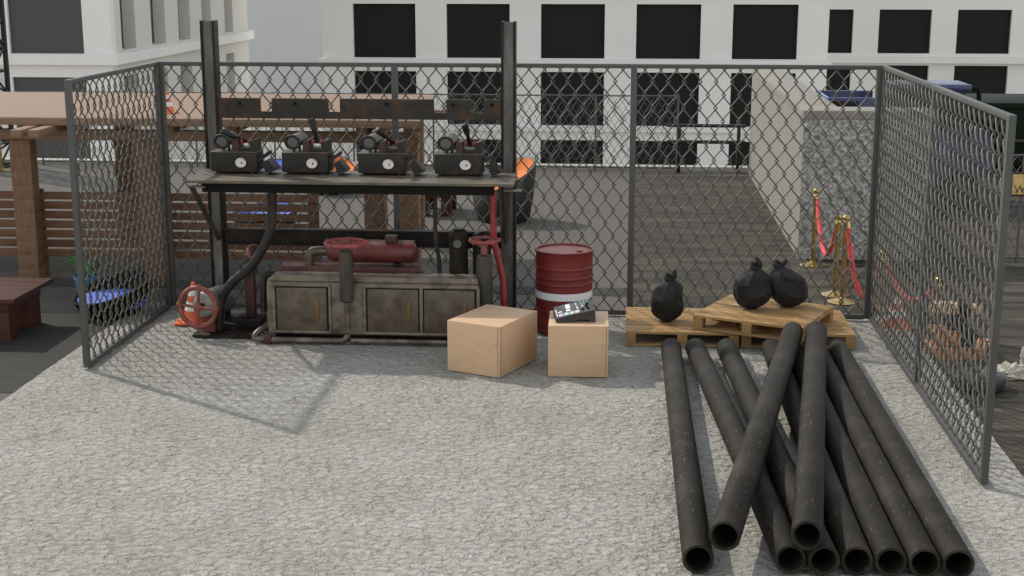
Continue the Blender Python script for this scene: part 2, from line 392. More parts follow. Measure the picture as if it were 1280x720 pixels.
# handrail by the edge
rt = thing('safety_railing', (.90, 24.80, -.024), 'black metal safety railing at the yard edge beside the concrete wall', 'railing')
for x in (.93, 1.95): MB().box((x - .03, 24.77, -.024), (x + .03, 24.83, .79), .006).build('post', M['rail'], rt)
for z in (.80, .525): MB().tube([(.72, 24.80 - (.06 if z < .7 else 0), z), (2.06, 24.80 - (.06 if z < .7 else 0), z)], .032, 10).build('rail', M['rail'], rt)

# parapet
one(MB().box((-16, 25.0, -.6), (2.6, 25.22, .055), .01), 'parapet_wall', M['parapet'], (-6, 25.1, 0), 'low pale concrete kerb wall at the far edge of the yard', 'wall')

# ================================================================ FAR BUILDINGS
def facade(root, o, t, nrm, xs, zs, zlo, zhi, wx0, wx1, rec, wm, fm, thick=12):
    """wall front plane through o, running along t, facing nrm; xs = window intervals, zs = window z intervals"""
    o = Vector(o); t = Vector(t); nrm = Vector(nrm); X = Matrix((t, -nrm, Vector((0, 0, 1)))).transposed()
    def slab(mb, x0, x1, z0, z1, d0, d1):
        c = o + t * ((x0 + x1) / 2) - nrm * ((d0 + d1) / 2) + Vector((0, 0, (z0 + z1) / 2))
        mb.obox(c, X, (x1 - x0, d1 - d0, z1 - z0))
    w = MB(); cur = wx0
    for (a, b) in xs + [(wx1, wx1)]:
        if a > cur: slab(w, cur, a, zlo, zhi, 0, rec + .3)
        cz = zlo
        if b > a:
            for (c, d) in zs + [(zhi, zhi)]:
                if c > cz: slab(w, a, b, cz, c, 0, rec + .3)
                cz = d
        cur = b
    for (a, b) in xs:
        for (c, d) in zs:
            mb = MB(); slab(mb, a, b, c, d, rec, rec + .05); mb.build('window', wm, root, smooth=False)
    return w, slab
# white block behind
b1 = thing('apartment_block', (-2, 60, -9), 'wide white building with square black windows behind the yard', 'building')
xs = [(-11.5 + 3.955 * i, -8.85 + 3.955 * i) for i in range(5)]
zs = [(-5.93, -3.69), (-3.08, -.84), (-.28, 1.95), (2.55, 4.8)]
w, sl = facade(b1, (0, 60, 0), (1, 0, 0), (0, -1, 0), xs, zs, -9, 6.5, -12.8, 8.22, .22, M['win'], M['facade'])
w.box((-12.8, 60.55, -9), (8.22, 70, 6.5)); w.build('wall', M['facade'], b1, smooth=False)
for z in (-3.30, -.47, 2.36): MB().box((-12.95, 59.82, z), (8.37, 59.998, z + .16)).build('ledge', M['facade'], b1, smooth=False)
b2 = thing('apartment_block', (20, 72, -9), 'white building set further back at right behind the blue vehicle', 'building')
xs = [(8.4, 11.04), (12.28, 14.8), (16.04, 18.61), (19.85, 22.4), (23.65, 26.2)]
zs = [(-6.65, -4.0), (-3.96, -1.29), (-.71, 1.41), (2.2, 4.4)]
w, sl = facade(b2, (0, 72, 0), (1, 0, 0), (0, -1, 0), xs, zs, -9, 6.5, 8.3, 30, .22, M['win'], M['facade'])
w.box((8.3, 72.55, -9), (30, 82, 6.5)); w.build('wall', M['facade'], b2, smooth=False)
for z in (-3.98 - .0, -1.18): MB().box((8.2, 71.7, z + .02), (30.1, 71.998, z + .30)).build('ledge', M['facade'], b2, smooth=False)
# block at left: front faces the camera, right side recedes
b3 = thing('office_block', (-18, 52, -9), 'white corner building with tall grey windows behind the wooden pergola', 'building')
zs = [(-2.75, .06), (.80, 3.6)]
w, sl = facade(b3, (0, 44, 0), (1, 0, 0), (0, -1, 0), [(-19.4, -17.0)], zs, -9, 6, -19.62, -16.11, .12, M['winsky'], M['facade'])
w.build('front_wall', M['facade'], b3, smooth=False)
zs2 = [(-2.75, .02), (.86, 3.6)]
ys = [(44.95, 46.3), (47.9, 49.4), (50.9, 52.3), (53.8, 55.0), (56.9, 58.1)]
w, sl = facade(b3, (-16.11, 0, 0), (0, 1, 0), (1, 0, 0), ys, zs2, -9, 6, 44.43, 60.4, .42, M['winsky'], M['facade_shaded'])
w.box((-19.62, 44.95, -9), (-17.2, 60.4, 6)); w.build('side_wall', M['facade_shaded'], b3, smooth=False)
mb = MB().box((-19.75, 43.8, .46), (-15.90, 43.998, .79)); mb.box((-16.108, 43.9985, .46), (-15.90, 60.6, .79)); mb.build('ledge', M['facade'], b3, smooth=False)
one(MB().box((-60, 130, -9), (-12, 145, 9)), 'sky_backdrop', M['plain'], (-36, 137, -9), 'added pale backdrop slab standing in for hazy sky in the gap between white buildings', 'building', smooth=False)  # added slab in place of the hazy sky between the buildings

# lattice mast at left
lm = thing('lattice_mast', (-11.25, 24.45, -.024), 'black steel lattice tower mast at the left edge behind the pergola', 'tower')
mw = .62; cx, cy_ = -11.34, 24.5
for sx in (-1, 1):
    for sy in (-1, 1):
        MB().box((cx + sx * mw / 2 - .035, cy_ + sy * mw / 2 - .035, -.024), (cx + sx * mw / 2 + .035, cy_ + sy * mw / 2 + .035, 4.2)).build('leg', M['lattice'], lm)
mb = MB(); z = 0.0; hh = .42; k = 0
while z < 3.9:
    for (ax, s_) in (('y', -1), ('y', 1), ('x', -1), ('x', 1)):
        a, b = (-1, 1) if (k % 2 == 0) else (1, -1)
        def P(q, zz): return (cx + q * mw / 2, cy_ + s_ * mw / 2, zz) if ax == 'y' else (cx + s_ * mw / 2, cy_ + q * mw / 2, zz)
        mb.tube([P(a, z), P(b, z + hh)], .022, 5); mb.tube([P(-1, z), P(1, z)], .024, 5)
    z += hh; k += 1
mb.build('bracing', M['lattice'], lm)

# ================================================================ CONCRETE L WALL, TRUCK, DUMPSTER
cw = thing('concrete_wall', (2.14, 17.4, -.024), 'thick L shaped concrete wall with rough rock face behind the gold posts', 'wall')
mb = MB()
nx, nz = 90, 100
vs = []; fs = []
for j in range(nz + 1):
    for i in range(nx + 1):
        x = 2.14 + 1.53 * i / nx; z = -.02 + 1.715 * j / nz
        ed = min(1, min(i, nx - i, nz - j) / 2)
        h = (.5 + mnoise.noise((x * 12, z * 12, 1)) * .5 + mnoise.noise((x * 27, z * 27, 5)) * .5) * .04 * ed
        vs.append((x, 17.40 - h, z))
for j in range(nz):
    for i in range(nx):
        a = j * (nx + 1) + i; fs.append([a, a + 1, a + nx + 2, a + nx + 1])
mb.add(vs, fs); mb.build('rock_face', M['rough'], cw, ang=80, fix=False)
mb = MB().box((2.14, 17.402, -.02), (3.67, 17.90, 1.70)); mb.box((2.14, 17.902, -.02), (2.60, 24.75, 1.70)); mb.build('wall_core', M['smoothwall'], cw)
mb = MB().box((2.13, 17.385, 1.701), (3.68, 17.91, 1.80), .004); mb.box((2.13, 17.912, 1.701), (2.61, 24.76, 1.80), .004); mb.build('coping', M['smoothwall'], cw)

tk = thing('utility_truck', (4.2, 21.6, -.024), 'small blue truck with open bed parked behind the rough concrete wall', 'truck')
def loft(prof, y0, y1, bev=.02):
    return MB().prism(prof, (0, y0, 0), (1, 0, 0), (0, 0, 1), (0, y1 - y0, 0))
y0, y1 = 21.3, 22.6
loft([(3.83, .35), (5.15, .35), (5.22, .45), (5.36, .5), (5.40, .75), (5.36, .98), (5.28, 1.13), (5.10, 1.17), (3.83, 1.17)], y0, y1).build('body', M['vblue'], tk)
loft([(3.86, 1.171), (5.06, 1.171), (4.93, 1.70), (3.90, 1.70)], y0 + .05, y1 - .55).build('cab_window', M['vglass'], tk)
MB().box((3.84, y0 - .02, 1.702), (5.02, y1 - .5, 1.815), .055).build('roof', M['vblue'], tk)
loft([(4.36, .40), (4.40, .40), (4.40, 1.17), (4.36, 1.17)], y0 - .012, y0 - .001).build('door_gap', M['black'], tk)
MB().box((4.05, y0 - .008, .80), (4.34, y0 - .0015, .98)).build('door_panel', M['vblue2'], tk)
MB().box((4.60, y0 - .008, .78), (4.72, y0 - .0015, .98)).build('door_panel', M['vblue2'], tk)
MB().box((4.96, y0 - .05, 1.06), (5.04, y0 + .02, 1.22), .01).build('mirror', M['black'], tk)
MB().tube(bez([(5.00, y0 + .25, 1.74), (5.12, y0 + .25, 1.735), (5.18, y0 + .25, 1.66), (5.19, y0 + .25, 1.165)]), .035, 10).build('snorkel', M['black'], tk)
for yy in (y0, y1 - .06): MB().box((2.98, yy, 1.155), (3.81, yy + .06, 1.61), .01).build('bed_side', M['vblue'], tk)
MB().box((2.98, y0 + .062, 1.06), (3.92, y1 - .062, 1.15)).build('bed', M['black'], tk)
MB().box((2.94, y0 + .02, 1.50), (2.979, y1 - .02, 1.61), .01).build('tailgate', M['vblue2'], tk)
MB().box((3.02, y0 - .03, 1.46), (3.40, y0 - .002, 1.56), .01).build('bed_rail', M['steel'], tk)
for x in (3.35, 4.95):
    for yy in (y0 + .1, y1 - .1):
        q = MB().lathe([(.0, -.1), (.26, -.1), (.30, -.06), (.30, .06), (.26, .1), (.0, .1)], (x, yy, .275), (0, 1, 0), 28).build('wheel', M['plastic'], tk)
        MB().lathe([(.0, -.112), (.15, -.112), (.16, -.1005), (.0, -.1005)], (x, yy, .275), (0, 1, 0), 20).build('rim', M['greysteel'], q)
MB().box((2.99, y0 + .5, .33), (5.1, y1 - .5, .349)).build('chassis', M['black'], tk)

dp = thing('dumpster', (7.2, 26, -.024), 'long dark green steel dumpster beyond the wire fence at right', 'dumpster')
struct(MB().box((2.7, 25.0, -.6), (16, 29, -.024)), 'asphalt_apron', M['asphalt'])
MB().box((5.3, 25.4, .06), (9.6, 27.2, 1.08), .02).build('body', M['green'], dp)
MB().box((5.25, 25.35, 1.082), (9.65, 27.25, 1.18), .02).build('rim', M['green'], dp)
for x in (5.6, 6.5, 7.4, 8.3, 9.2): MB().box((x - .05, 25.33, .07), (x + .05, 25.398, 1.07), .01).build('rib', M['green'], dp)
MB().tube([(5.4, 25.28, .53), (9.5, 25.28, .53)], .03, 8).build('side_rail', M['greysteel'], dp)
mb = MB()
for x in (5.5, 9.3): mb.box((x - .1, 25.5, -.024), (x + .1, 27.1, .058))
mb.build('skid', M['black'], dp)

# warning sign on the wire fence
sg = thing('sign', (4.83, 17.36, .94), 'weathered yellow sign with a black letter on the wire fence', 'sign')
MB().box((4.62, 17.365, .79), (5.05, 17.385, 1.085), .003).build('border', M['signb'], sg)
MB().box((4.640, 17.358, .815), (5.03, 17.3645, 1.06), .002).build('face', M['signy'], sg)
def text(body, size, loc, rot, m, parent, name='lettering'):
    cu = bpy.data.curves.new(name, 'FONT'); cu.body = body; cu.size = size; cu.extrude = .0012
    tmp = bpy.data.objects.new('tmp', cu); C.objects.link(tmp)
    dg = bpy.context.evaluated_depsgraph_get(); me = bpy.data.meshes.new_from_object(tmp.evaluated_get(dg))
    bpy.data.objects.remove(tmp); me.materials.clear(); me.materials.append(m)
    me.transform(Matrix.Translation(Vector(loc) - Vector(root_of(parent).location)) @ rot)
    o = bpy.data.objects.new(name, me); C.objects.link(o); o.parent = parent; return o
text('W', .125, (4.668, 17.3565, .835), Matrix.Rotation(R(90), 4, 'X'), M['needle'], sg)

# ================================================================ PERGOLA AND GARDEN FURNITURE
pg = thing('pergola', (-5, 17.5, -.024), 'brown timber pergola with flat plank roof behind the left fence', 'pergola')
mb = MB(); y = 15.165
while y < 18.2:
    mb.box((-12.0, y, 1.848), (-2.19 - .09 * (y - 15.16), y + .150, 1.882), .003); y += .154
mb.build('roof', M['roofwood'], pg)
MB().box((-12.0, 15.11, 1.798), (-2.20, 15.163, 1.880), .004).build('fascia', M['roofwood'], pg)
for y in (15.45, 17.9): MB().box((-12.0, y - .05, 1.601), (-2.25, y + .05, 1.717), .005).build('beam', M['roofwood'], pg)
for x in (-8.6, -6.47, -6.28, -5.0, -4.3, -2.85, -2.64):
    y0_ = 14.66 if x in (-6.47, -6.28) else (15.2 if x > -3 else 15.25)
    MB().box((x - .06, y0_, 1.719), (x + .06, 18.2, 1.846 if y0_ > 15.19 else 1.796), .005).build('joist', M['roofwood'], pg)
for (x, y) in ((-6.75, 15.45), (-5.29, 15.45), (-2.38, 15.45), (-2.80, 15.72), (-6.45, 17.9), (-2.68, 17.9), (-9.6, 15.45)):
    mb = MB(); z = -.024
    while z < 1.59:
        z2 = min(z + .16, 1.599); mb.box((x - .118 + random.uniform(-.002, .002), y - .09, z), (x + .118, y + .09, z2 - .001), .002); z = z2
    mb.build('post', M['postwood'], pg)
MB().prism([(-2.56, 1.36), (-2.47, 1.36), (-2.22, 1.70), (-2.30, 1.74)], (0, 15.28, 0), (1, 0, 0), (0, 0, 1), (0, .08, 0)).build('brace', M['postwood'], pg)
sc = thing('slatted_screen', (-5.5, 15.75, 0), 'horizontal slat timber screen standing under the pergola', 'screen')
for i in range(7):
    z = .21 + i * .1115
    for (a, b) in ((-12, -3.46),):
        MB().box((a, 15.70, z), (b, 15.735, z + .086), .004).build('slat', M['slatwood'], sc)
for x in (-8.4, -6.75, -5.3, -3.53): MB().box((x - .06, 15.738, -.024), (x + .06, 15.80, .99), .004).build('upright', M['slatwood'], sc)

def low_table(name, lo, hi, h, lw, label, leg_over=.06):
    r_ = thing(name, ((lo[0] + hi[0]) / 2, (lo[1] + hi[1]) / 2, -.024), label, 'table', 'dark wooden tables')
    mb = MB(); n = 6; dy = (hi[1] - lo[1]) / n
    for i in range(n): mb.box((lo[0], lo[1] + dy * i, h - .045), (hi[0], lo[1] + dy * (i + 1) - .004, h), .004)
    mb.build('tabletop', M['tablewood'], r_)
    MB().box((lo[0] + leg_over, lo[1] + leg_over, h - .155), (hi[0] - leg_over, hi[1] - leg_over, h - .047), .004).build('apron', M['tablewood'], r_)
    for x in (lo[0] + leg_over + .01, hi[0] - leg_over - lw - .01):
        for y in (lo[1] + leg_over + .01, hi[1] - leg_over - lw - .01):
            MB().box((x, y, -.024), (x + lw, y + lw, h - .157), .005).build('leg', M['tablewood'], r_)
low_table('low_table', (-7.6, 12.68, 0), (-5.745, 13.64, 0), .42, .20, 'low dark brown wooden table on the dark deck at left', .10)
low_table('low_table', (-3.02, 20.0, 0), (-2.42, 20.9, 0), .40, .14, 'dark brown wooden table under the machine shelf near an orange chair')

# potted plant
pp = thing('potted_plant', (-5.79, 14.62, -.024), 'blue flower pot with thin green leaves beside the blue tub chair', 'plant')
MB().lathe([(.085, -.024), (.125, .20), (.135, .20), (.137, .235), (.118, .235), (.112, .19), (.0, .19)], (-5.79, 14.62, 0), n=32).build('pot', M['pot'], pp, ang=40)
MB().lathe([(.0, .191), (.11, .191), (.11, .20), (.0, .205)], (-5.79, 14.62, 0), n=24).build('soil', M['soil'], pp)
mb = MB()
for i in range(46):
    a = random.uniform(0, 2 * math.pi); ln = random.uniform(.14, .36); hgt = random.uniform(.08, .26)
    b = Vector((-5.79 + .05 * math.cos(a + 1), 14.62 + .05 * math.sin(a + 1), .20)); d = Vector((math.cos(a), math.sin(a), 0)); s_ = Vector((-d.y, d.x, 0))
    pts = [b + d * ln * t * .8 + Vector((0, 0, hgt * math.sin(min(1, t) * 2.3))) for t in (0, .2, .4, .6, .8, 1)]
    wd = [.004, .010, .012, .010, .007, .001]
    vs = []; fs = []
    for p, w_ in zip(pts, wd): vs += [p - s_ * w_, p + Vector((0, 0, -.004)), p + s_ * w_]
    for q in range(5):
        for c in (0, 1): fs.append([q * 3 + c, q * 3 + c + 1, q * 3 + c + 4, q * 3 + c + 3])
    mb.add(vs, fs)
mb.build('leaves', M['leaf'], pp, fix=False)

def tub_chair(x, y, r, lowz, highz, ang, ms, mc, label, taper=.8, flat=False):
    """round shell cut on a slant, cushion inside; ang = direction of the high back"""
    root = thing('tub_chair', (x, y, -.024), label, 'chair', 'round tub chairs in the yard')
    n = 48; prof = [(taper - .06, 0), (taper, .03), (1 - .4 * (1 - taper), .45), (1, 1.0), (.985, 1.02), (.93, 1.01), (.90, .97)]
    def ringpts(k, hk):
        out = []
        for j in range(n):
            a = 2 * math.pi * j / n
            top = lowz + (highz - lowz) * (.5 + .5 * math.cos(a - ang))
            out.append(Vector((x + r * k * math.cos(a), y + r * k * math.sin(a), -.02 + top * hk)))
        return out
    vs = []
    for (k, hk) in prof: vs += ringpts(k, hk)
    fs = [[i * n + j, i * n + (j + 1) % n, (i + 1) * n + (j + 1) % n, (i + 1) * n + j] for i in range(len(prof) - 1) for j in range(n)]
    fs.append(list(range(n))[::-1])
    MB().add(vs, fs).build('shell', ms, root, ang=60)
    if flat:
        vs = []
        for (k, hk) in ((.898, .985), (.84, .60), (.80, .30)): vs += ringpts(k, hk)
        fs = [[i * n + j, i * n + (j + 1) % n, (i + 1) * n + (j + 1) % n, (i + 1) * n + j] for i in range(2) for j in range(n)]
        MB().add(vs, fs).build('inner_shell', ms, root, ang=60)
        h = lowz + .012; MB().lathe([(r * .80, h - .10), (r * .855, h - .05), (r * .86, h - .025), (r * .82, h - .008), (r * .6, h), (0, h + .003)], (x, y, 0), n=n).build('cushion', mc, root, ang=60)
        return root
    vs = []
    for (k, hk) in ((.895, .985), (.86, .93), (.78, .80), (.6, .72), (.3, .70), (.01, .70)): vs += ringpts(k, hk)
    fs = [[i * n + j, i * n + (j + 1) % n, (i + 1) * n + (j + 1) % n, (i + 1) * n + j] for i in range(5) for j in range(n)]
    MB().add(vs, fs).build('cushion', mc, root, ang=60)
    return root
tub_chair(-1.70, 19.85, .46, .42, .86, R(35), M['shell'], M['cushorange'], 'charcoal tub chair with orange cushion behind the right machine post')
tub_chair(-5.25, 13.93, .41, .17, .40, R(40), M['shelldark'], M['cushblue'], 'low dark tub chair with blue cushion behind the left fence', .62, True)
tub_chair(-4.67, 22.2, .44, .36, .56, R(140), M['shell'], M['cushorange'], 'tub chair with orange cushion seen past the instruments on the shelf')
tub_chair(-4.85, 18.7, .44, .20, .34, R(60), M['shelldark'], M['cushblue'], 'dark tub chair with blue cushion behind the timber screen')
tub_chair(-5.80, 23.4, .40, .20, .30, R(95), M['shelldark'], M['cushblue'], 'far dark tub chair with blue cushion between the two left instruments')

# ================================================================ TRAFFIC CONES
def cone(loc, h, label, base='square'):
    root = thing('traffic_cone', loc, label, 'cone', 'orange and white traffic cones')
    x, y, z = loc; r = h * .36; e = h * .055
    if base == 'round': MB().lathe([(r * 1.35, 0), (r * 1.38, e * .6), (r * 1.3, e), (r * .8, e), (0, e)], loc, n=32).build('base', M['coneo'], root, ang=40)
    else: MB().box((x - r * 1.15, y - r * 1.15, z), (x + r * 1.15, y + r * 1.15, z + e), e * .4).build('base', M['coneo'], root)
    def rad(t): return r * .86 * (1 - t) + h * .045 * t
    for i, (t0, t1) in enumerate(((0, .28), (.28, .50), (.50, .66), (.66, .84), (.84, 1))):
        a, b = z + e + (h - e) * t0, z + e + (h - e) * t1
        MB().lathe([(rad(t0), 0), (rad(t1), b - a)], (x, y, a), n=28).build('sleeve' if i % 2 == 0 else 'white_band', M['coneo'] if i % 2 == 0 else M['conew'], root, ang=50)
cone((-4.29, 13.60, 0), .41, 'orange and white cone standing behind the red valve wheel')
cone((-5.14, 15.70, 1.883), .235, 'orange and white cone on the pergola roof near the left fence post')
cone((-2.62, 15.36, 1.883), .185, 'orange cone on the pergola roof mostly behind the notched beam')
cone((2.72, 14.02, -.024), .38, 'orange and white cone outside the right fence by the gold posts', 'round')

# ================================================================ ROPE BARRIER
def stanchion(x, y, h, label, g='brass rope barrier posts'):
    root = thing('rope_post', (x, y, -.024), label, 'barrier post', g); b = -.024
    MB().lathe([(.155, b), (.158, b + .012), (.13, b + .024), (.06, b + .04), (.034, b + .06), (0, b + .06)], (x, y, 0), n=36).build('base', M['gold'], root, ang=45)
    MB().lathe([(.030, b + .055), (.030, h - .13)], (x, y, 0), n=20).build('pole', M['gold'], root)
    MB().lathe([(.031, h - .13), (.046, h - .125), (.046, h - .10), (.030, h - .095), (.024, h - .08), (.036, h - .075), (.034, h - .065), (.014, h - .06)], (x, y, 0), n=24).build('collar', M['gold'], root, ang=40)
    MB().lathe([(.001, h - .075), (.02, h - .07), (.034, h - .052), (.040, h - .035), (.034, h - .016), (.02, h - .004), (.001, h)], (x, y, 0), n=24).build('finial', M['gold'], root, ang=60)
def rope(p, q, sag, label):
    p = Vector(p); q = Vector(q); pts = []
    for i in range(25):
        t = i / 24; pts.append(p.lerp(q, t) - Vector((0, 0, sag * (1 - (2 * t - 1) ** 2))))
    root = thing('velvet_rope', tuple(p), label, 'rope', 'red velvet ropes')
    MB().tube(pts, .026, 12).build('cord', M['rope'], root)
    for a, b in ((pts[0], pts[1]), (pts[-1], pts[-2])):
        d = (b - a).normalized(); MB().tube([a - d * .045, a + d * .02], .03, 12).build('end_cap', M['gold'], root)
stanchion(2.275, 17.0, .92, 'brass rope post farthest back, touching the rough wall on view')
stanchion(2.315, 15.42, .88, 'brass rope post in the close pair, the one standing behind')
stanchion(2.345, 15.08, .93, 'brass rope post in the close pair, the nearest one')
stanchion(2.70, 14.78, .62, 'short brass rope post behind the first panel of the right fence')
stanchion(3.10, 13.95, .52, 'short brass rope post half behind the middle post of right fence')
stanchion(-10.95, 24.1, .78, 'lone brass rope post at the left edge by the lattice tower')
rope((2.285, 16.95, .80), (2.31, 15.48, .74), .48, 'red rope hanging between the back and middle brass posts')
rope((2.355, 15.02, .82), (2.68, 14.80, .50), .56, 'red rope hanging from the nearest brass post towards the right fence')
rope((2.72, 14.74, .50), (3.08, 14.0, .40), .25, 'red rope hanging behind the right fence mesh')
rope((-10.99, 24.08, .66), (-12.4, 23.6, .66), .22, 'red rope hung from the lone brass post at the left edge')

# ================================================================ THINGS OUTSIDE THE RIGHT FENCE
cm = thing('plate_compactor', (3.05, 13.02, -.024), 'orange and black compactor machine standing outside the right fence', 'compactor')
z0 = -.024
MB().prism([(-.27, .06), (-.20, 0), (.20, 0), (.34, .09), (.35, .12), (-.27, .10)], (3.07, 12.86, z0), (1, 0, 0), (0, 0, 1), (0, .34, 0)).build('plate', M['orange'], cm)
MB().box((2.90, 12.90, z0 + .12), (3.10, 13.16, z0 + .26), .02).build('engine', M['orange'], cm)
MB().box((2.98, 12.92, z0 + .262), (3.16, 13.14, z0 + .40), .02).build('engine_block', M['black'], cm)
MB().box((3.11, 12.88, z0 + .122), (3.24, 13.10, z0 + .255), .02).build('motor', M['black'], cm)
MB().box((2.84, 12.93, z0 + .402), (3.08, 13.12, z0 + .50), .03).build('fuel_tank', M['orange_sunlit'], cm)
MB().lathe([(.0, 0), (.05, 0), (.055, .02), (.055, .08), (.04, .09), (0, .09)], (3.22, 13.0, z0 + .40), n=20).build('air_filter', M['orange_sunlit'], cm)
MB().box((3.09, 12.95, z0 + .402), (3.17, 13.08, z0 + .49), .01).build('cover', M['black'], cm)
MB().tube(bez([(2.87, 12.95, z0 + .2), (2.78, 12.9, z0 + .3), (2.76, 12.9, z0 + .44)]), .012, 8).build('handle', M['black'], cm)
one(MB().lathe([(.05, .0), (.17, .0), (.225, .03), (.235, .075), (.225, .12), (.18, .145), (.07, .15), (.05, .13)], (3.03, 11.95, -.024), n=40), 'tyre', M['plastic'], (3.03, 11.95, -.024), 'plain black tyre lying flat outside the right fence', 'tyre')
def crumple(c, sx, sy, sz, seed, n=36):
    vs = []; fs = []; m_ = 22
    for i in range(m_ + 1):
        for j in range(n):
            th = math.pi * .5 * i / m_; ph = 2 * math.pi * j / n
            d = Vector((math.sin(th) * math.cos(ph), math.sin(th) * math.sin(ph), math.cos(th)))
            q = d * 2.1 + Vector((seed, 0, 0))
            k = 1 + .55 * (abs(mnoise.noise(q * 1.3)) - .25) + .30 * abs(mnoise.noise(q * 3.1)) - .12 + .10 * mnoise.noise(q * 7)
            vs.append((c[0] + d.x * sx * k, c[1] + d.y * sy * k, c[2] + max(0, d.z * sz * k)))
    for i in range(m_):
        for j in range(n): fs.append([i * n + j, i * n + (j + 1) % n, (i + 1) * n + (j + 1) % n, (i + 1) * n + j])
    return MB().add(vs, fs)
tr = crumple((3.42, 12.35, -.024), .19, .14, .11, 3)
tr.v += []; 
t2 = crumple((3.66, 12.32, -.024), .19, .12, .36, 9); tr.add(t2.v, t2.f)
one(tr, 'crumpled_sheet', M['cloth'], (3.5, 12.35, -.024), 'crumpled dirty white sheet heap on the ground at the right edge', 'sheet', ang=28)

# ================================================================ THE RUSTY MACHINE
mc = thing('pump_station', (-2.6, 13.3, 0), 'rusty steel pump machine with shelf, valves and cabinets inside the fence', 'machine')
MB().box((-4.13, 12.98, .004), (-1.02, 13.86, .032), .004).build('base_plate', M['steel'], mc)
PY = 13.62
for (xa, xb) in ((-4.105, -3.965), (-1.195, -1.055)):
    mb = MB()
    for (a, b) in ((xa, xa + .022), (xb - .022, xb)): mb.box((a, PY, .033), (b, PY + .15, 2.985), .003)
    p = mb.build('post', M['steel'], mc)
    MB().box((xa + .0225, PY + .022, .035), (xb - .0225, PY + .040, 2.98)).build('web', M['web'], p)
# notched top beam
zt, zb, zn = 2.245, 2.050, 2.118
poly = [(-3.962, zb), (-1.198, zb), (-1.198, zt)]
for (a, b) in ((-1.485, -1.365), (-1.845, -1.725), (-2.875, -2.760), (-3.545, -3.430)):
    poly += [(b, zt), (b, zn), (a, zn), (a, zt)]
poly.append((-3.962, zt))
bm_ = MB().prism(poly, (0, PY + .01, 0), (1, 0, 0), (0, 0, 1), (0, .035, 0)).build('notched_beam', M['rustplate'], mc)
for x in (-3.75, -3.2, -2.3, -1.66, -1.28): MB().lathe([(0, 0), (.017, 0), (.020, .006), (.020, .012), (0, .012)], (x, PY - .003, 2.195), (0, 1, 0), 8).build('bolt', M['black'], bm_)
mb = MB().box((-3.962, PY + .03, .815), (-1.198, PY + .05, .935)); mb.box((-3.962, PY, .936), (-1.198, PY + .10, .956), .003); mb.box((-3.962, PY, .793), (-1.198, PY + .10, .814), .003)
mb.build('cross_beam', M['steel'], mc)
# shelf
sh = MB().prism([(-4.075, 12.84), (-1.010, 12.84), (-1.035, 13.615), (-4.12, 13.615)], (0, 0, 1.528), (1, 0, 0), (0, 1, 0), (0, 0, .024)).build('shelf', M['shelf'], mc)
mb = MB().box((-3.95, 12.93, 1.43), (-1.20, 12.97, 1.526), .004); mb.box((-3.95, 13.50, 1.43), (-1.20, 13.54, 1.526), .004)
for x in (-3.90, -2.6, -1.25): mb.box((x - .02, 12.972, 1.44), (x + .02, 13.498, 1.525))
mb.build('shelf_frame', M['black'], mc)
for (xf, xp) in ((-4.03, -3.95), (-1.07, -1.10)):
    MB().tube([(xf, 12.90, 1.47), (xp - .06, PY - .012, .86)], .030, 4).build('brace', M['greysteel'], mc)
    MB().box((xf - .035, 12.86, 1.478), (xf + .13, 12.925, 1.494), .004).build('bracket', M['pipe_old'], mc)
# cabinet
cx0, cx1, cy0, cy1 = -3.375, -1.345, 12.93, 13.24
cb = MB().box((cx0, cy0, .07), (cx1, cy1, .585), .035).build('cabinet', M['cab'], mc, ang=50)
MB().prism([(cx0 + .02, .588), (cx1 - .01, .588), (cx1 - .01, .612), (cx1 - .02, .634), (cx0 + .06, .634), (cx0 + .03, .612)], (0, cy0 + .015, 0), (1, 0, 0), (0, 0, 1), (0, cy1 - cy0 - .08, 0)).build('top_cap', M['cab'], cb)
mb = MB()
for (x0, x1) in ((-3.30, -2.76), (-2.43, -1.885), (-1.875, -1.36)): mb.box((x0, cy0 - .006, .088), (x1, cy0 - .0005, .555), .002)
for (x0, x1) in ((-3.272, -2.792), (-2.402, -1.918), (-1.862, -1.382)):
    # dark reveal, then the recessed-looking door standing in it
    MB().box((x0 - .012, cy0 - .0105, .102), (x1 + .012, cy0 - .0065, .540)).build('door_seal', M['black'], cb)
    d = MB().box((x0, cy0 - .022, .112), (x1, cy0 - .011, .530), .006).build('door', M['cabdoor'], mc)
    MB().box((x1 - .105, cy0 - .034, .21), (x1 - .078, cy0 - .0225, .41), .006).build('handle', M['brass_old'], d)
    for zz in (.555, .098):
        MB().tube([(x0 - .03, cy0 - .008, zz), (x1 + .03, cy0 - .008, zz)], .018, 8).build('frame_bar', M['cab'], cb)
    for xx in (x0 - .03, x1 + .03): MB().tube([(xx, cy0 - .008, .098), (xx, cy0 - .008, .555)], .016, 8).build('frame_bar', M['cab'], cb)
# red lid and tank on top
MB().prism([(-3.385, .50), (-3.385, .56), (-3.31, .668), (-1.945, .668), (-1.85, .56), (-1.85, .50)], (0, 13.245, 0), (1, 0, 0), (0, 0, 1), (0, .26, 0)).build('tank_bed', M['lidred'], mc)
tz, ty, tr_ = .800, 13.35, .102
tn = MB().lathe([(0, 0), (.05, .006), (.085, .03), (tr_, .075), (tr_, .79), (.103, .83), (.085, .868), (.05, .89), (0, .895)], (-2.875, ty, tz), (1, 0, 0), 32).build('tank', M['reddish'], mc, ang=50)
for x in (-2.66, -2.18): MB().box((x - .03, ty - .08, .669), (x + .03, ty + .08, .702), .004).build('saddle', M['steel'], tn)
MB().box((-2.29, ty - .05, tz + .10), (-2.18, ty + .05, tz + .165), .008).build('valve_block', M['darkred'], tn)
MB().tube([(-2.83, ty + .10, tz + .085), (-2.02, ty + .10, tz + .085)], .014, 8).build('side_pipe', M['pipe_old'], tn)
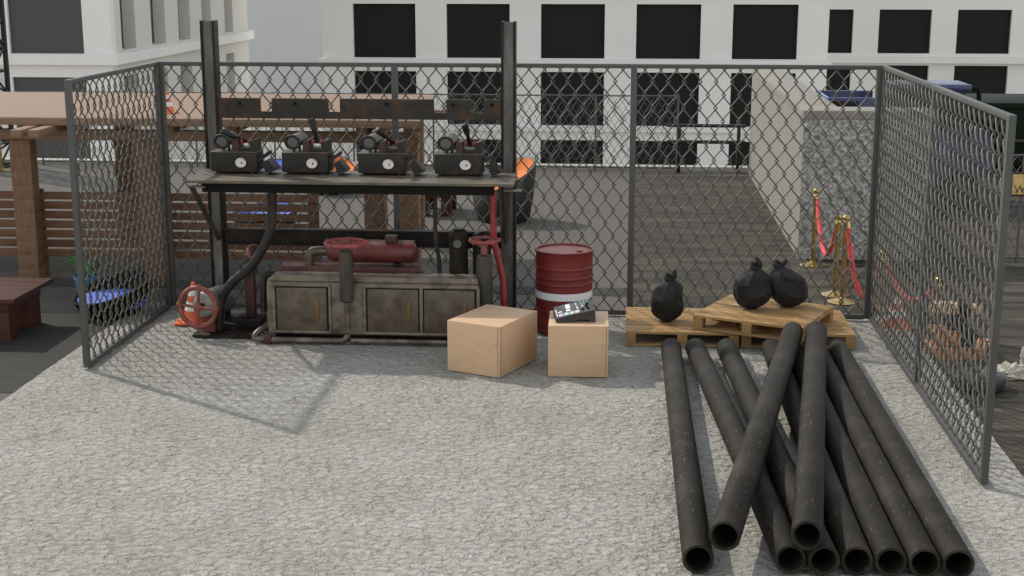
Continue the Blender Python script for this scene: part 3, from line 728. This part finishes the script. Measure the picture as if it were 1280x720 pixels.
MB().tube(bez([(-2.86, ty, tz), (-2.97, ty, tz), (-3.03, ty, tz - .03), (-3.045, ty, tz - .132)]), .048, 14).build('elbow', M['pipe_old'], mc)
# riser with flat hand wheel
rx, ry = -2.585, 12.855
MB().lathe([(0, .415), (.045, .415), (.062, .43), (.064, .47), (.066, .86), (.060, .905), (.035, .91), (.03, .95), (0, .95)], (rx, ry, 0), n=24).build('riser', M['greysteel'], mc, ang=40)
MB().tube([(rx, ry, .42), (rx, ry, .13)], .027, 12).build('riser_pipe', M['pipe_old'], mc)
def hand_wheel(c, axis, rad, r, m, nm=4, dish=.03, rot0=0, hub=.035):
    w_ = MB().ring(c, axis, rad, r, 44, 10).build('hand_wheel', m, mc, ang=70)
    ax = Vector(axis).normalized(); u, v = basis(ax); cc = Vector(c)
    for k in range(nm):
        a = rot0 + 2 * math.pi * k / nm; d = u * math.cos(a) + v * math.sin(a)
        MB().tube([cc + d * .02 - ax * dish * .3, cc + d * rad * .5 - ax * dish * .1, cc + d * rad], [r * .8, r * .65, r * .7], 8).build('spoke', m, w_)
        MB().lathe([(0, -r * 1.25), (r * 1.15, -r * 1.15), (r * 1.25, 0), (r * 1.15, r * 1.15), (0, r * 1.25)], cc + d * rad, tuple(d), 12).build('lug', m, w_)
    MB().lathe([(0, -.02), (hub, -.02), (hub * 1.1, -.01), (hub * 1.1, .012), (hub * .7, .022), (0, .022)], cc, axis, 20).build('hub', M['wheelred'] if hub > .03 else M['steel'], w_)
hand_wheel((rx, ry, .978), (0, 0, 1), .185, .020, M['wheelred2'], 5, hub=.05)
# big wheel at left on a drum
wc = Vector((-4.06, 12.98, .305)); wa = Vector((-.20, -1, .06)).normalized()
hand_wheel(tuple(wc), tuple(wa), .190, .024, M['wheelred'], 4, rot0=R(4))
dc = wc - wa * .09
MB().lathe([(0, 0), (.07, -.004), (.12, -.03), (.135, -.07), (.140, -.42), (.10, -.45), (0, -.45)], dc, tuple(wa), 32).build('valve_drum', M['drum'], mc, ang=45)
MB().lathe([(0, .004), (.066, .001), (.112, -.022), (.118, -.030), (.0, -.030)], dc, tuple(wa), 32).build('drum_face', M['face'], mc)
MB().tube([wc, dc - wa * .02], .028, 12).build('spindle', M['steel'], mc)
MB().prism([(-.06, 0), (.06, 0), (.035, .20), (-.035, .20)], (-3.995, 13.10, .033), (1, 0, 0), (0, 0, 1), (0, .05, 0)).build('valve_foot', M['reddish'], mc)
# black hose from shelf to base
MB().tube(bez([(-3.36, 13.25, 1.47), (-3.37, 13.25, 1.2), (-3.40, 13.22, .98), (-3.56, 13.2, .70), (-3.80, 13.2, .48), (-3.90, 13.2, .30), (-3.93, 13.2, .035)]), .046, 14).build('hose', M['rubber'], mc)
# dark red stand with elbow
MB().box((-3.78, 13.28, .033), (-3.53, 13.52, .125), .01).build('stand_block', M['steel'], mc)
MB().box((-3.695, 13.345, .126), (-3.605, 13.435, .56), .006).build('stand', M['darkred'], mc)
MB().tube(bez([(-3.65, 13.39, .56), (-3.645, 13.39, .66), (-3.61, 13.36, .735), (-3.55, 13.33, .765)]), [.075] * 20 + [.085] * 11, 16).build('stand_elbow', M['greysteel'], mc)
MB().ring((-3.575, 13.345, .765), (.75, -.4, .5), .084, .018, 28, 8).build('elbow_collar', M['wheelred2'], mc)
# floor pipe in front of cabinet
MB().tube(bez([(-3.35, 13.05, .16), (-3.44, 12.92, .11), (-3.485, 12.86, .06), (-3.44, 12.845, .036), (-3.2, 12.845, .036)], 6), .030, 12).build('floor_pipe', M['pipe_old'], mc)
MB().tube([(-3.2, 12.845, .036), (-2.72, 12.845, .036)] + arc((-2.655, 12.845, .106), -math.pi / 2, 0, .07, (1, 0, 0), (0, 0, 1), 6)[0:] , .029, 12).build('floor_pipe', M['pipe_old'], mc)
MB().tube([(-2.56, 12.86, .036), (-1.30, 12.86, .036)], .026, 12).build('floor_pipe', M['pipe_old'], mc)
MB().box((-3.385, 12.80, .002), (-3.315, 12.89, .075), .012).build('pipe_clamp', M['darkred'], mc)
MB().tube(bez([(-3.387, 13.3, .575), (-3.47, 13.28, .56), (-3.485, 13.26, .45), (-3.485, 13.24, .20)]), .030, 10).build('side_pipe', M['rubber'], mc)
# gauge cylinders at right
for (x, y, h, rr) in ((-1.585, 13.36, 1.04, .092), (-1.365, 13.42, 1.01, .09)):
    p = MB().lathe([(0, .033), (rr, .033), (rr, h - .07), (rr * .92, h - .03), (rr * .6, h), (0, h + .004)], (x, y, 0), n=28).build('pressure_cylinder', M['steel'], mc, ang=40)
    MB().lathe([(0, 0), (.050, 0), (.052, .025), (.043, .028), (.041, .016), (0, .016)], (x, y - rr - .012 + .03, .905), (0, -1, 0), 24).build('gauge_case', M['steel'], p)
    MB().lathe([(0, 0), (.040, 0), (.040, .003), (0, .003)], (x, y - rr + .018 - .0165, .905), (0, -1, 0), 24).build('dial', M['lens'], p)
vx, vy = -1.305, 13.05
MB().lathe([(0, .29), (.05, .29), (.075, .33), (.078, .37), (.078, .80), (.07, .84), (.045, .85), (0, .85)], (vx, vy, 0), n=24).build('valve_cylinder', M['greysteel'], mc, ang=40)
MB().tube([(vx, vy, .033), (vx, vy, .30)], .045, 12).build('valve_pipe', M['steel'], mc)
MB().box((vx - .03, vy - .03, .852), (vx + .03, vy + .03, .97), .01).build('valve_stem', M['wheelred'], mc)
hand_wheel((vx + .0, vy, .985), (0, 0, 1), .135, .017, M['wheelred2'], 5, hub=.03)
# red hose, thin cable
MB().tube(bez([(-1.235, 13.2, 1.43), (-1.232, 13.2, 1.1), (-1.225, 13.22, .93), (-1.17, 13.24, .70), (-1.14, 13.24, .50), (-1.135, 13.24, .035)]), .032, 12).build('red_hose', M['redhose'], mc)
MB().tube(bez([(-1.79, 13.25, 1.43), (-1.79, 13.25, .95), (-1.76, 13.27, .70), (-1.755, 13.28, .10)]), .020, 10).build('cable', M['rubber'], mc)
MB().tube(bez([(-1.20, 13.52, 1.43), (-1.185, 13.52, 1.1), (-1.175, 13.52, .8), (-1.18, 13.52, .033)]), .014, 8).build('cable', M['greysteel'], mc)

# ---------------------------------------------------------------- instruments on the shelf (built once at origin)
def instrument():
    r_ = thing('gauge_instrument', (0, 0, 0), None, 'instrument', 'four black gauge instruments on the machine shelf')
    hs = MB().box((0, 0, .022), (.415, .27, .218), .008).build('housing', M['blackbox'], r_)
    MB().box((-.003, -.004, .2185), (.418, .274, .226), .002).build('top_plate', M['shelf'], hs)
    for (x, y) in ((.05, .04), (.36, .04), (.05, .23), (.36, .23)): MB().lathe([(0, 0), (.016, 0), (.018, .012), (.012, .022), (0, .022)], (x, y, 0), n=12).build('foot', M['greysteel'], r_)
    g = MB().lathe([(0, -.02), (.060, -.02), (.062, 0), (.058, .012), (.052, .012), (.050, .003), (0, .003)], (.270, 0, .118), (0, -1, 0), 36).build('gauge', M['blackbox'], r_)
    MB().lathe([(0, 0), (.0495, 0), (.0495, .0015), (0, .0015)], (.270, -.0035, .118), (0, -1, 0), 32).build('dial', M['dial'], g)
    MB().prism([(-.007, -.009), (.006, -.009), (.005, .006), (-.008, .018)], (.280, -.0065, .113), (1, 0, 0), (0, 0, 1), (0, .001, 0)).build('needle', M['needle'], g)
    mb = MB()
    for k in range(5):
        a = R(20 + 14 * k); mb.obox((.270 + .040 * math.cos(a), -.0058, .118 + .040 * math.sin(a)), Matrix.Rotation(-a, 3, 'Y'), (.010, .001, .004))
    mb.build('red_marks', M['redmark'], g)
    # drum lamp, pointing towards the front-left
    da = Vector((-.22, -1, -.12)).normalized(); c0 = Vector((.095, .055, .325))
    d = MB().lathe([(0, -.20), (.05, -.20), (.066, -.18), (.068, -.02), (.074, -.012), (.076, .012), (.066, .02), (.060, .006), (0, .006)], c0, tuple(da), 32).build('drum', M['drum'], r_, ang=40)
    MB().ring(c0 + da * .013, tuple(da), .068, .011, 36, 8).build('rim', M['blackbox'], d)
    MB().lathe([(0, 0), (.056, 0), (.048, .008), (0, .012)], c0 + da * .0065, tuple(da), 28).build('lens', M['lens'], d)
    for dx in (-.022, .028): MB().tube([(c0.x + .02 + dx, c0.y + .05, .2265), (c0.x + .02 + dx, c0.y + .05, .275)], .011, 8).build('stalk', M['blackbox'], d)
    # saddle with two cheeks
    s_ = MB().box((.190, .05, .2265), (.400, .26, .262), .004).build('saddle', M['blackbox'], r_)
    for x in (.182, .347): MB().prism([(0, 0), (.062, 0), (.062, .125), (.006, .105), (0, .085)], (x, .04, .227), (1, 0, 0), (0, 0, 1), (0, .19, 0)).build('cheek', M['darkred'] if x < .3 else M['blackbox'], s_)
    MB().tube([(.245, .14, .315), (.352, .14, .315)], .014, 10).build('axle', M['pink'], s_)
    for x in (.258, .338): MB().lathe([(0, 0), (.012, 0), (.014, .03), (.006, .05), (0, .05)], (x, .10, .30), n=12).build('knob', M['pink'], s_)
    # slanted plates at right side
    b_ = MB().prism([(0, .12), (.085, .185), (.085, .225), (-.002, .158)], (.418, .02, 0), (1, 0, 0), (0, 0, 1), (0, .20, 0)).build('side_bracket', M['blackbox'], r_)
    MB().prism([(.030, .10), (.095, .155), (.165, .055), (.155, .040), (.075, .020), (.060, .078)], (.418, -.01, 0), (1, 0, 0), (0, 0, 1), (0, .16, 0)).build('flap', M['blackbox'], b_)
    MB().prism([(.075, .006), (.165, .040), (.175, .052), (.085, .019)], (.418, -.03, 0), (1, 0, 0), (0, 0, 1), (0, .20, 0)).build('flap_lip', M['greysteel'], b_)
    return r_
def lever(root, ang, fwd):
    """lever tilts by ang (left positive) about the axle"""
    d = Vector((-math.sin(ang), -fwd, math.cos(ang))).normalized(); p = Vector((.298, .13, .315))
    lv = MB().tube([p, p + d * .11], [.020, .015], 10); lv.v = [v for v in lv.v]
    off = root.location; lv.v = [v + off for v in lv.v]
    l_ = lv.build('lever', M['black'], root)
    L_ = .135
    gp = MB().tube([p + d * t + off for t in (.105, .115, .15, .11 + L_ * .8, .11 + L_, .115 + L_)], [.016, .022, .028, .032, .027, .012], 14)
    gp.build('grip', M['rubber'], l_)
proto = instrument()
inst = [(-3.955, 13.28, R(62), .25, 'leftmost black instrument, its lever lying low to the left by the machine post'),
        (-3.265, 13.28, R(11), .0, 'black instrument with tall lever crossing the notched beam, second from left'),
        (-2.530, 13.28, R(38), .75, 'black instrument with short tipped lever, right of the middle fence post'),
        (-1.795, 13.28, R(9), .55, 'rightmost black instrument with upright lever next to the right machine post')]
trees = []
for i, (x, y, a, fw, lb) in enumerate(inst):
    o = proto if i == 0 else copy_tree(proto)
    trees.append(o)
for o, (x, y, a, fw, lb) in zip(trees, inst):
    o.location = (x, y, 1.553); o['label'] = lb; lever(o, a, fw); o.scale = (1.08, 1.0, .94)

# ================================================================ BOXES, CONTROLLER, BARREL
def crate(loc, rot, sx, sy, h, label):
    root = thing('wooden_box', loc, label, 'box', 'plain light wooden boxes'); x, y, z = loc
    Rm = Matrix.Rotation(rot, 3, 'Z'); o = Vector(loc)
    def W(mb): mb.v = [Rm @ p + o for p in mb.v]; return mb
    W(MB().box((0, 0, .002), (sx, sy, h), .004)).build('carcass', M['box'], root)
    W(MB().box((sx - .020, -.0015, .006), (sx - .016, -.0002, h - .004))).build('seam', M['boxline'], root)
    W(MB().box((sx + .0003, .030, .006), (sx + .0016, .034, h - .004))).build('seam', M['boxline'], root)
    W(MB().box((sx - .06, -.002, h * .62), (sx - .018, -.0002, h * .625))).build('seam', M['boxline'], root)
    if sy > .6:
        for (a, b) in (((.16, .02), (.34, .20)), ((.34, .20), (.66, .30)), ((.20, .05), (.66, .155)), ((.36, .215), (.62, .40))):
            p = Vector((sx + .0004, a[0], a[1])); q = Vector((sx + .0004, b[0], b[1]))
            W(MB().tube([p, q], .0016, 5)).build('crease', M['boxcrease'], root)
    return root
import_rot = math.atan2(11.84 - 12.028, -1.058 + 1.537)
crate((-1.537, 12.060, 0), R(-24.5), .527, .70, .457, 'wider light wooden box with its corner forward by the cabinet')
crate((-.638, 11.925, 0), R(1.5), .522, .56, .460, 'light wooden box with the mixing controller lying on its top')

ct = thing('mixing_controller', (-.43, 12.17, .461), 'black mixing controller with pastel pads on the light wooden box', 'controller')
Rm = Matrix.Rotation(R(9), 3, 'Z'); o = Vector((-.578, 12.02, .461))
def W(mb, lift=False):
    mb.v = [Rm @ (p + Vector((0, 0, .055 * p.y / .225 if lift and p.z > .0265 else 0))) + o for p in mb.v]; return mb
w_, d_ = .350, .225
W(MB().prism([(.004, .0), (.09, .004), (.20, .022), (.285, .026), (.30, 0), (.345, 0), (.352, .012), (.345, .098), (.330, .108), (.006, .036), (0, .028)], (0, 0, 0), (1, 0, 0), (0, 0, 1), (0, d_, 0)), True).build('case', M['device'], ct)
sl_ = math.atan2(.072, .324); e1_ = Vector((.324, 0, .072)).normalized(); n_ = e1_.cross(Vector((0, .225, .055))).normalized(); fy = Matrix((e1_, n_.cross(e1_), n_)).transposed()
def put(mb): mb.v = [fy @ p + Vector((.006, 0, .0362)) for p in mb.v]; return W(mb)
def face(x0, x1, t0, t1, zz, th): return put(MB().box((x0, t0, zz), (x1, t1, zz + th), .001))
face(.006, .322, .006, d_ - .006, .0003, .0015).build('face_plate', M['screen'], ct)
pads = [(.60, .48, .62), (.50, .64, .68), (.58, .68, .56), (.70, .58, .52)]
for i, c in enumerate(pads):
    face(.030 + i * .048, .070 + i * .048, .016, .062, .002, .005).build('pad', mat('pad_tint', c, rough=.4), ct)
for (a, b, t0, t1) in ((.034, .066, .088, .108), (.104, .142, .082, .115), (.200, .212, .09, .13), (.108, .148, .130, .212), (.012, .021, .03, .16)):
    face(a, b, t0, t1, .002, .003).build('key', M['white'], ct)
face(.196, .210, .150, .205, .002, .003).build('key', mat('key_blue', (.35, .48, .70), rough=.4), ct)
for q in range(6): face(.228 + .015 * q, .236 + .015 * q, .198, .212, .002, .003).build('key', M['dial'] if q % 2 else M['gold'], ct)
face(.236, .282, .150, .172, .002, .003).build('display', mat('display_green', (.10, .30, .13), rough=.3), ct)
for (x, t) in ((.252, .105), (.285, .10), (.30, .135), (.246, .055), (.295, .05)):
    put(MB().lathe([(0, 0), (.011, 0), (.0095, .016), (0, .017)], (x, t, .002), n=16)).build('knob', M['black'] if x != .252 else M['dial'], ct)

br = thing('oil_drum', (-.575, 13.60, 0), 'dark red steel drum with a white band behind the boxes', 'drum')
bx, by, rr = -.575, 13.60, .277
def dprof(z0, z1, ribs):
    p = [(rr, z0)]
    for q in ribs: p += [(rr, q - .016), (rr + .008, q - .006), (rr + .009, q), (rr + .008, q + .006), (rr, q + .016)]
    return p + [(rr, z1)]
MB().lathe([(rr - .01, .002), (rr + .008, .004), (rr + .010, .018), (rr, .026)] + dprof(.03, .345, [.12, .225]) , (bx, by, 0), n=64).build('lower_shell', M['barrel'], br, ang=30)
MB().lathe([(rr + .0015, .3455), (rr + .0015, .4145)], (bx, by, 0), n=64).build('white_band', M['white'], br)
MB().lathe(dprof(.415, .785, [.490, .555, .645]) + [(rr + .002, .792), (rr + .010, .796), (rr + .012, .806), (rr + .006, .814), (rr - .008, .812), (rr - .012, .795), (0, .797)], (bx, by, 0), n=64).build('upper_shell', M['barrel'], br, ang=30)
MB().lathe([(0, 0), (.03, 0), (.03, .008), (.02, .011), (0, .011)], (bx + .15, by - .05, .797), n=16).build('bung', M['barrel'], br)

# ================================================================ PALLETS AND BAGS
def pallet(loc, rot, label):
    root = thing('pallet', loc, label, 'pallet', 'light wooden pallets'); o = Vector(loc); Rm = Matrix.Rotation(rot, 3, 'Z')
    def W(mb): mb.v = [Rm @ p + o for p in mb.v]; return mb
    sx, sy, h = 1.06, .99, .143
    n = 13; dy = sy / n
    for i in range(n):
        W(MB().box((0, dy * i, h - .024 + random.uniform(-.0015, 0)), (sx, dy * (i + 1) - .010, h), .002)).build('deck_board', M['pallet'], root)
    for x in (0, .483, .965):
        W(MB().box((x, .001, h - .042), (x + .095, sy - .001, h - .0245), .002)).build('cross_board', M['pallet'], root)
        for y in (0, .445, .895): W(MB().box((x + .001, y, .020), (x + .094, y + .094, h - .0425), .002)).build('block', M['palletblock'], root)
    for y in (0, .445, .895): W(MB().box((0, y, .001), (sx, y + .095, .0195), .002)).build('base_board', M['pallet'], root)
    return root
pallet((.035, 13.02, 0), 0, 'left ground pallet carrying the single black bag')
pallet((1.115, 13.04, 0), R(.4), 'right ground pallet partly covered by the tilted pallet')
pallet((.665, 13.13, .147), R(-24.6), 'turned pallet lying on top of the other two pallets')

def bag(loc, r, h, seed, lean, label, knot_a=.3):
    root = thing('rubbish_bag', loc, label, 'bag', 'full black rubbish bags'); x, y, z = loc
    n, m_ = 20, 13; vs = []; fs = []
    for i in range(m_ + 1):
        t = i / m_
        prof = [(0, .22), (.06, .52), (.16, .78), (.32, .97), (.48, 1.0), (.64, .95), (.78, .80), (.89, .54), (.96, .30), (1, .16)]
        for (t0, r0), (t1, r1) in zip(prof, prof[1:]):
            if t0 <= t <= t1: k = r0 + (r1 - r0) * (t - t0) / (t1 - t0); break
        for j in range(n):
            a = 2 * math.pi * j / n
            d = Vector((math.cos(a), math.sin(a), t * 2.2))
            f = 1 + .30 * mnoise.noise(d * 1.2 + Vector((seed, 0, 0))) + .13 * mnoise.noise(d * 3 + Vector((seed, 2, 0)))
            pl = .07 * (t ** 1.5) * math.sin(9 * a + 3 * mnoise.noise(d * 1.5 + Vector((0, seed, 0)))) + .03 * math.sin(15 * a + seed)
            q = r * k * (f + pl)
            vs.append((x + q * math.cos(a) + lean[0] * t * t, y + q * math.sin(a) * .9 + lean[1] * t * t, z + .002 + h * t))
    for i in range(m_):
        for j in range(n): fs.append([i * n + j, i * n + (j + 1) % n, (i + 1) * n + (j + 1) % n, (i + 1) * n + j])
    fs += [list(range(n))[::-1], [m_ * n + j for j in range(n)]]
    MB().add(vs, fs).build('sack', M['bag'], root, ang=24)
    tx, ty_, tz_ = x + lean[0], y + lean[1], z + h
    k = MB().ring((tx, ty_, tz_ + .002), (.25, -.2, 1), .024, .020, 20, 8)
    k.tube(bez([(tx - .05, ty_, tz_ + .03), (tx - .02, ty_ - .02, tz_ - .005), (tx + .03, ty_ - .01, tz_ + .02), (tx + .07 * math.cos(knot_a), ty_, tz_ + .075 * math.sin(knot_a) + .03)]), [.012 + .016 * abs(math.sin(q * .21)) for q in range(31)], 10)
    k.tube(bez([(tx + .02, ty_ + .02, tz_), (tx - .02, ty_ + .01, tz_ + .035), (tx - .045, ty_ - .01, tz_ + .045)]), [.020, .022, .024, .026, .024, .022, .020, .02, .02, .02, .02, .022, .024, .026, .028, .026, .024, .02, .016, .01, .004], 10)
    k.build('knot', M['bag'], root, ang=60)
bag((.425, 13.42, .144), .168, .42, 1.3, (.03, 0), 'single black bag standing on the left ground pallet', 1.0)
bag((1.225, 13.40, .291), .178, .40, 4.1, (.04, 0), 'left bag of the two black bags on the turned pallet', 1.6)
bag((1.585, 13.52, .291), .20, .40, 8.8, (-.09, 0), 'right bag of the two black bags on the turned pallet', .4)

# ================================================================ BLACK PIPES
PR, PL = .0925, 4.78
def pipe(p0, p1, label):
    p0 = Vector(p0); p1 = Vector(p1); d = (p1 - p0)
    L_ = d.length
    n = 40; ro, ri = PR, PR * .80
    mb = MB().lathe([(ro, 0), (ro, .004)] + [(ro, .004 + (L_ - .008) * t / 8) for t in range(1, 9)] + [(ro, L_)], (0, 0, 0), (1, 0, 0), n)
    mb.f = [f for f in mb.f if len(f) == 4]
    mb.v = []; mb.f = []
    prof = [(ri, 0.001), (ri + .003, 0), (ro - .004, 0), (ro, .004), (ro, L_ - .004), (ro - .004, L_), (ri + .003, L_), (ri, L_ - .001)]
    k = len(prof)
    for (r_, h) in prof:
        for j in range(n):
            a = 2 * math.pi * j / n; mb.v.append(Vector((h, r_ * math.cos(a), r_ * math.sin(a))))
    for i in range(k):
        for j in range(n): mb.f.append([i * n + j, i * n + (j + 1) % n, ((i + 1) % k) * n + (j + 1) % n, ((i + 1) % k) * n + j])
    o = mb.build('pipe', M['pipe'], None, ang=50)
    o.location = p0; o.rotation_mode = 'QUATERNION'
    o.rotation_quaternion = d.to_track_quat('X', 'Z') @ __import__('mathutils').Quaternion((1, 0, 0), random.uniform(0, 6.28))
    return tag(o, label, 'pipe', 'black pipes piled on the concrete pad')
z = PR + .004
g = [((.448, 12.63), (.468, 7.86), 'black pipe lying apart at the left end of the pile'),
     ((.668, 12.64), (1.010, 7.90), 'ground pipe next to the lone left pipe, its end under the crossing pipes'),
     ((.952, 12.66), (1.204, 7.90), 'ground pipe whose near end is pressed between others under the upright upper pipe'),
     ((1.360, 12.69), (1.397, 7.91), 'fourth ground pipe from the left, its far end under the leaning pipe'),
     ((1.565, 12.70), (1.592, 7.91), 'middle ground pipe in the tight row of four at right'),
     ((1.758, 12.71), (1.786, 7.91), 'ground pipe touching the outermost right pipe'),
     ((1.955, 12.69), (1.980, 7.91), 'outermost right pipe, nearest the right fence')]
for (a, b, lb) in g: pipe((b[0], b[1], z), (a[0], a[1], z), lb)
zu = z + 2 * PR + .001
pipe((.612, 7.78, z + 2 * PR - .0), (1.535, 12.58, zu), 'upper pipe leaning diagonally across the pile')
pipe((1.095, 7.87, zu - .02), (1.750, 12.62, zu), 'upper pipe lying lengthwise on top of the pile')

# ================================================================ CAMERA, LIGHT
cam = bpy.data.cameras.new('Camera'); cam.lens = 50; cam.sensor_width = 36; cam.clip_end = 2000; cam.clip_start = .05
co = bpy.data.objects.new('Camera', cam); C.objects.link(co)
co.location = (0, 0, 3.5); co.rotation_euler = (R(90 - 12.77), 0, R(4.57)); S.camera = co
sunv = Vector((2.262, -1.584, -2.55)).normalized()
sl = bpy.data.lights.new('Sun', 'SUN'); sl.energy = 2.3; sl.angle = R(1.1); sl.color = (1, .93, .83)
so = bpy.data.objects.new('Sun', sl); C.objects.link(so); so.rotation_euler = sunv.to_track_quat('-Z', 'Y').to_euler(); so.location = (-8, 12, 14)
wd = bpy.data.worlds.new('World'); S.world = wd; wd.use_nodes = True
nt = wd.node_tree; bg = nt.nodes['Background']; sk = nt.nodes.new('ShaderNodeTexSky'); sk.sky_type = 'NISHITA'
sk.sun_disc = False; sk.sun_elevation = R(42.7); sk.sun_rotation = math.atan2(-sunv.x, -sunv.y)
sk.dust_density = 0.0; sk.air_density = 2.0; sk.ozone_density = 1.0
hs_ = nt.nodes.new('ShaderNodeHueSaturation'); hs_.inputs['Saturation'].default_value = .30
nt.links.new(sk.outputs['Color'], hs_.inputs['Color']); nt.links.new(hs_.outputs['Color'], bg.inputs['Color']); bg.inputs['Strength'].default_value = .15
S.view_settings.view_transform = 'Standard'; S.view_settings.look = 'None'; S.view_settings.exposure = 0.42; S.view_settings.gamma = 1
S.view_settings.use_curve_mapping = False
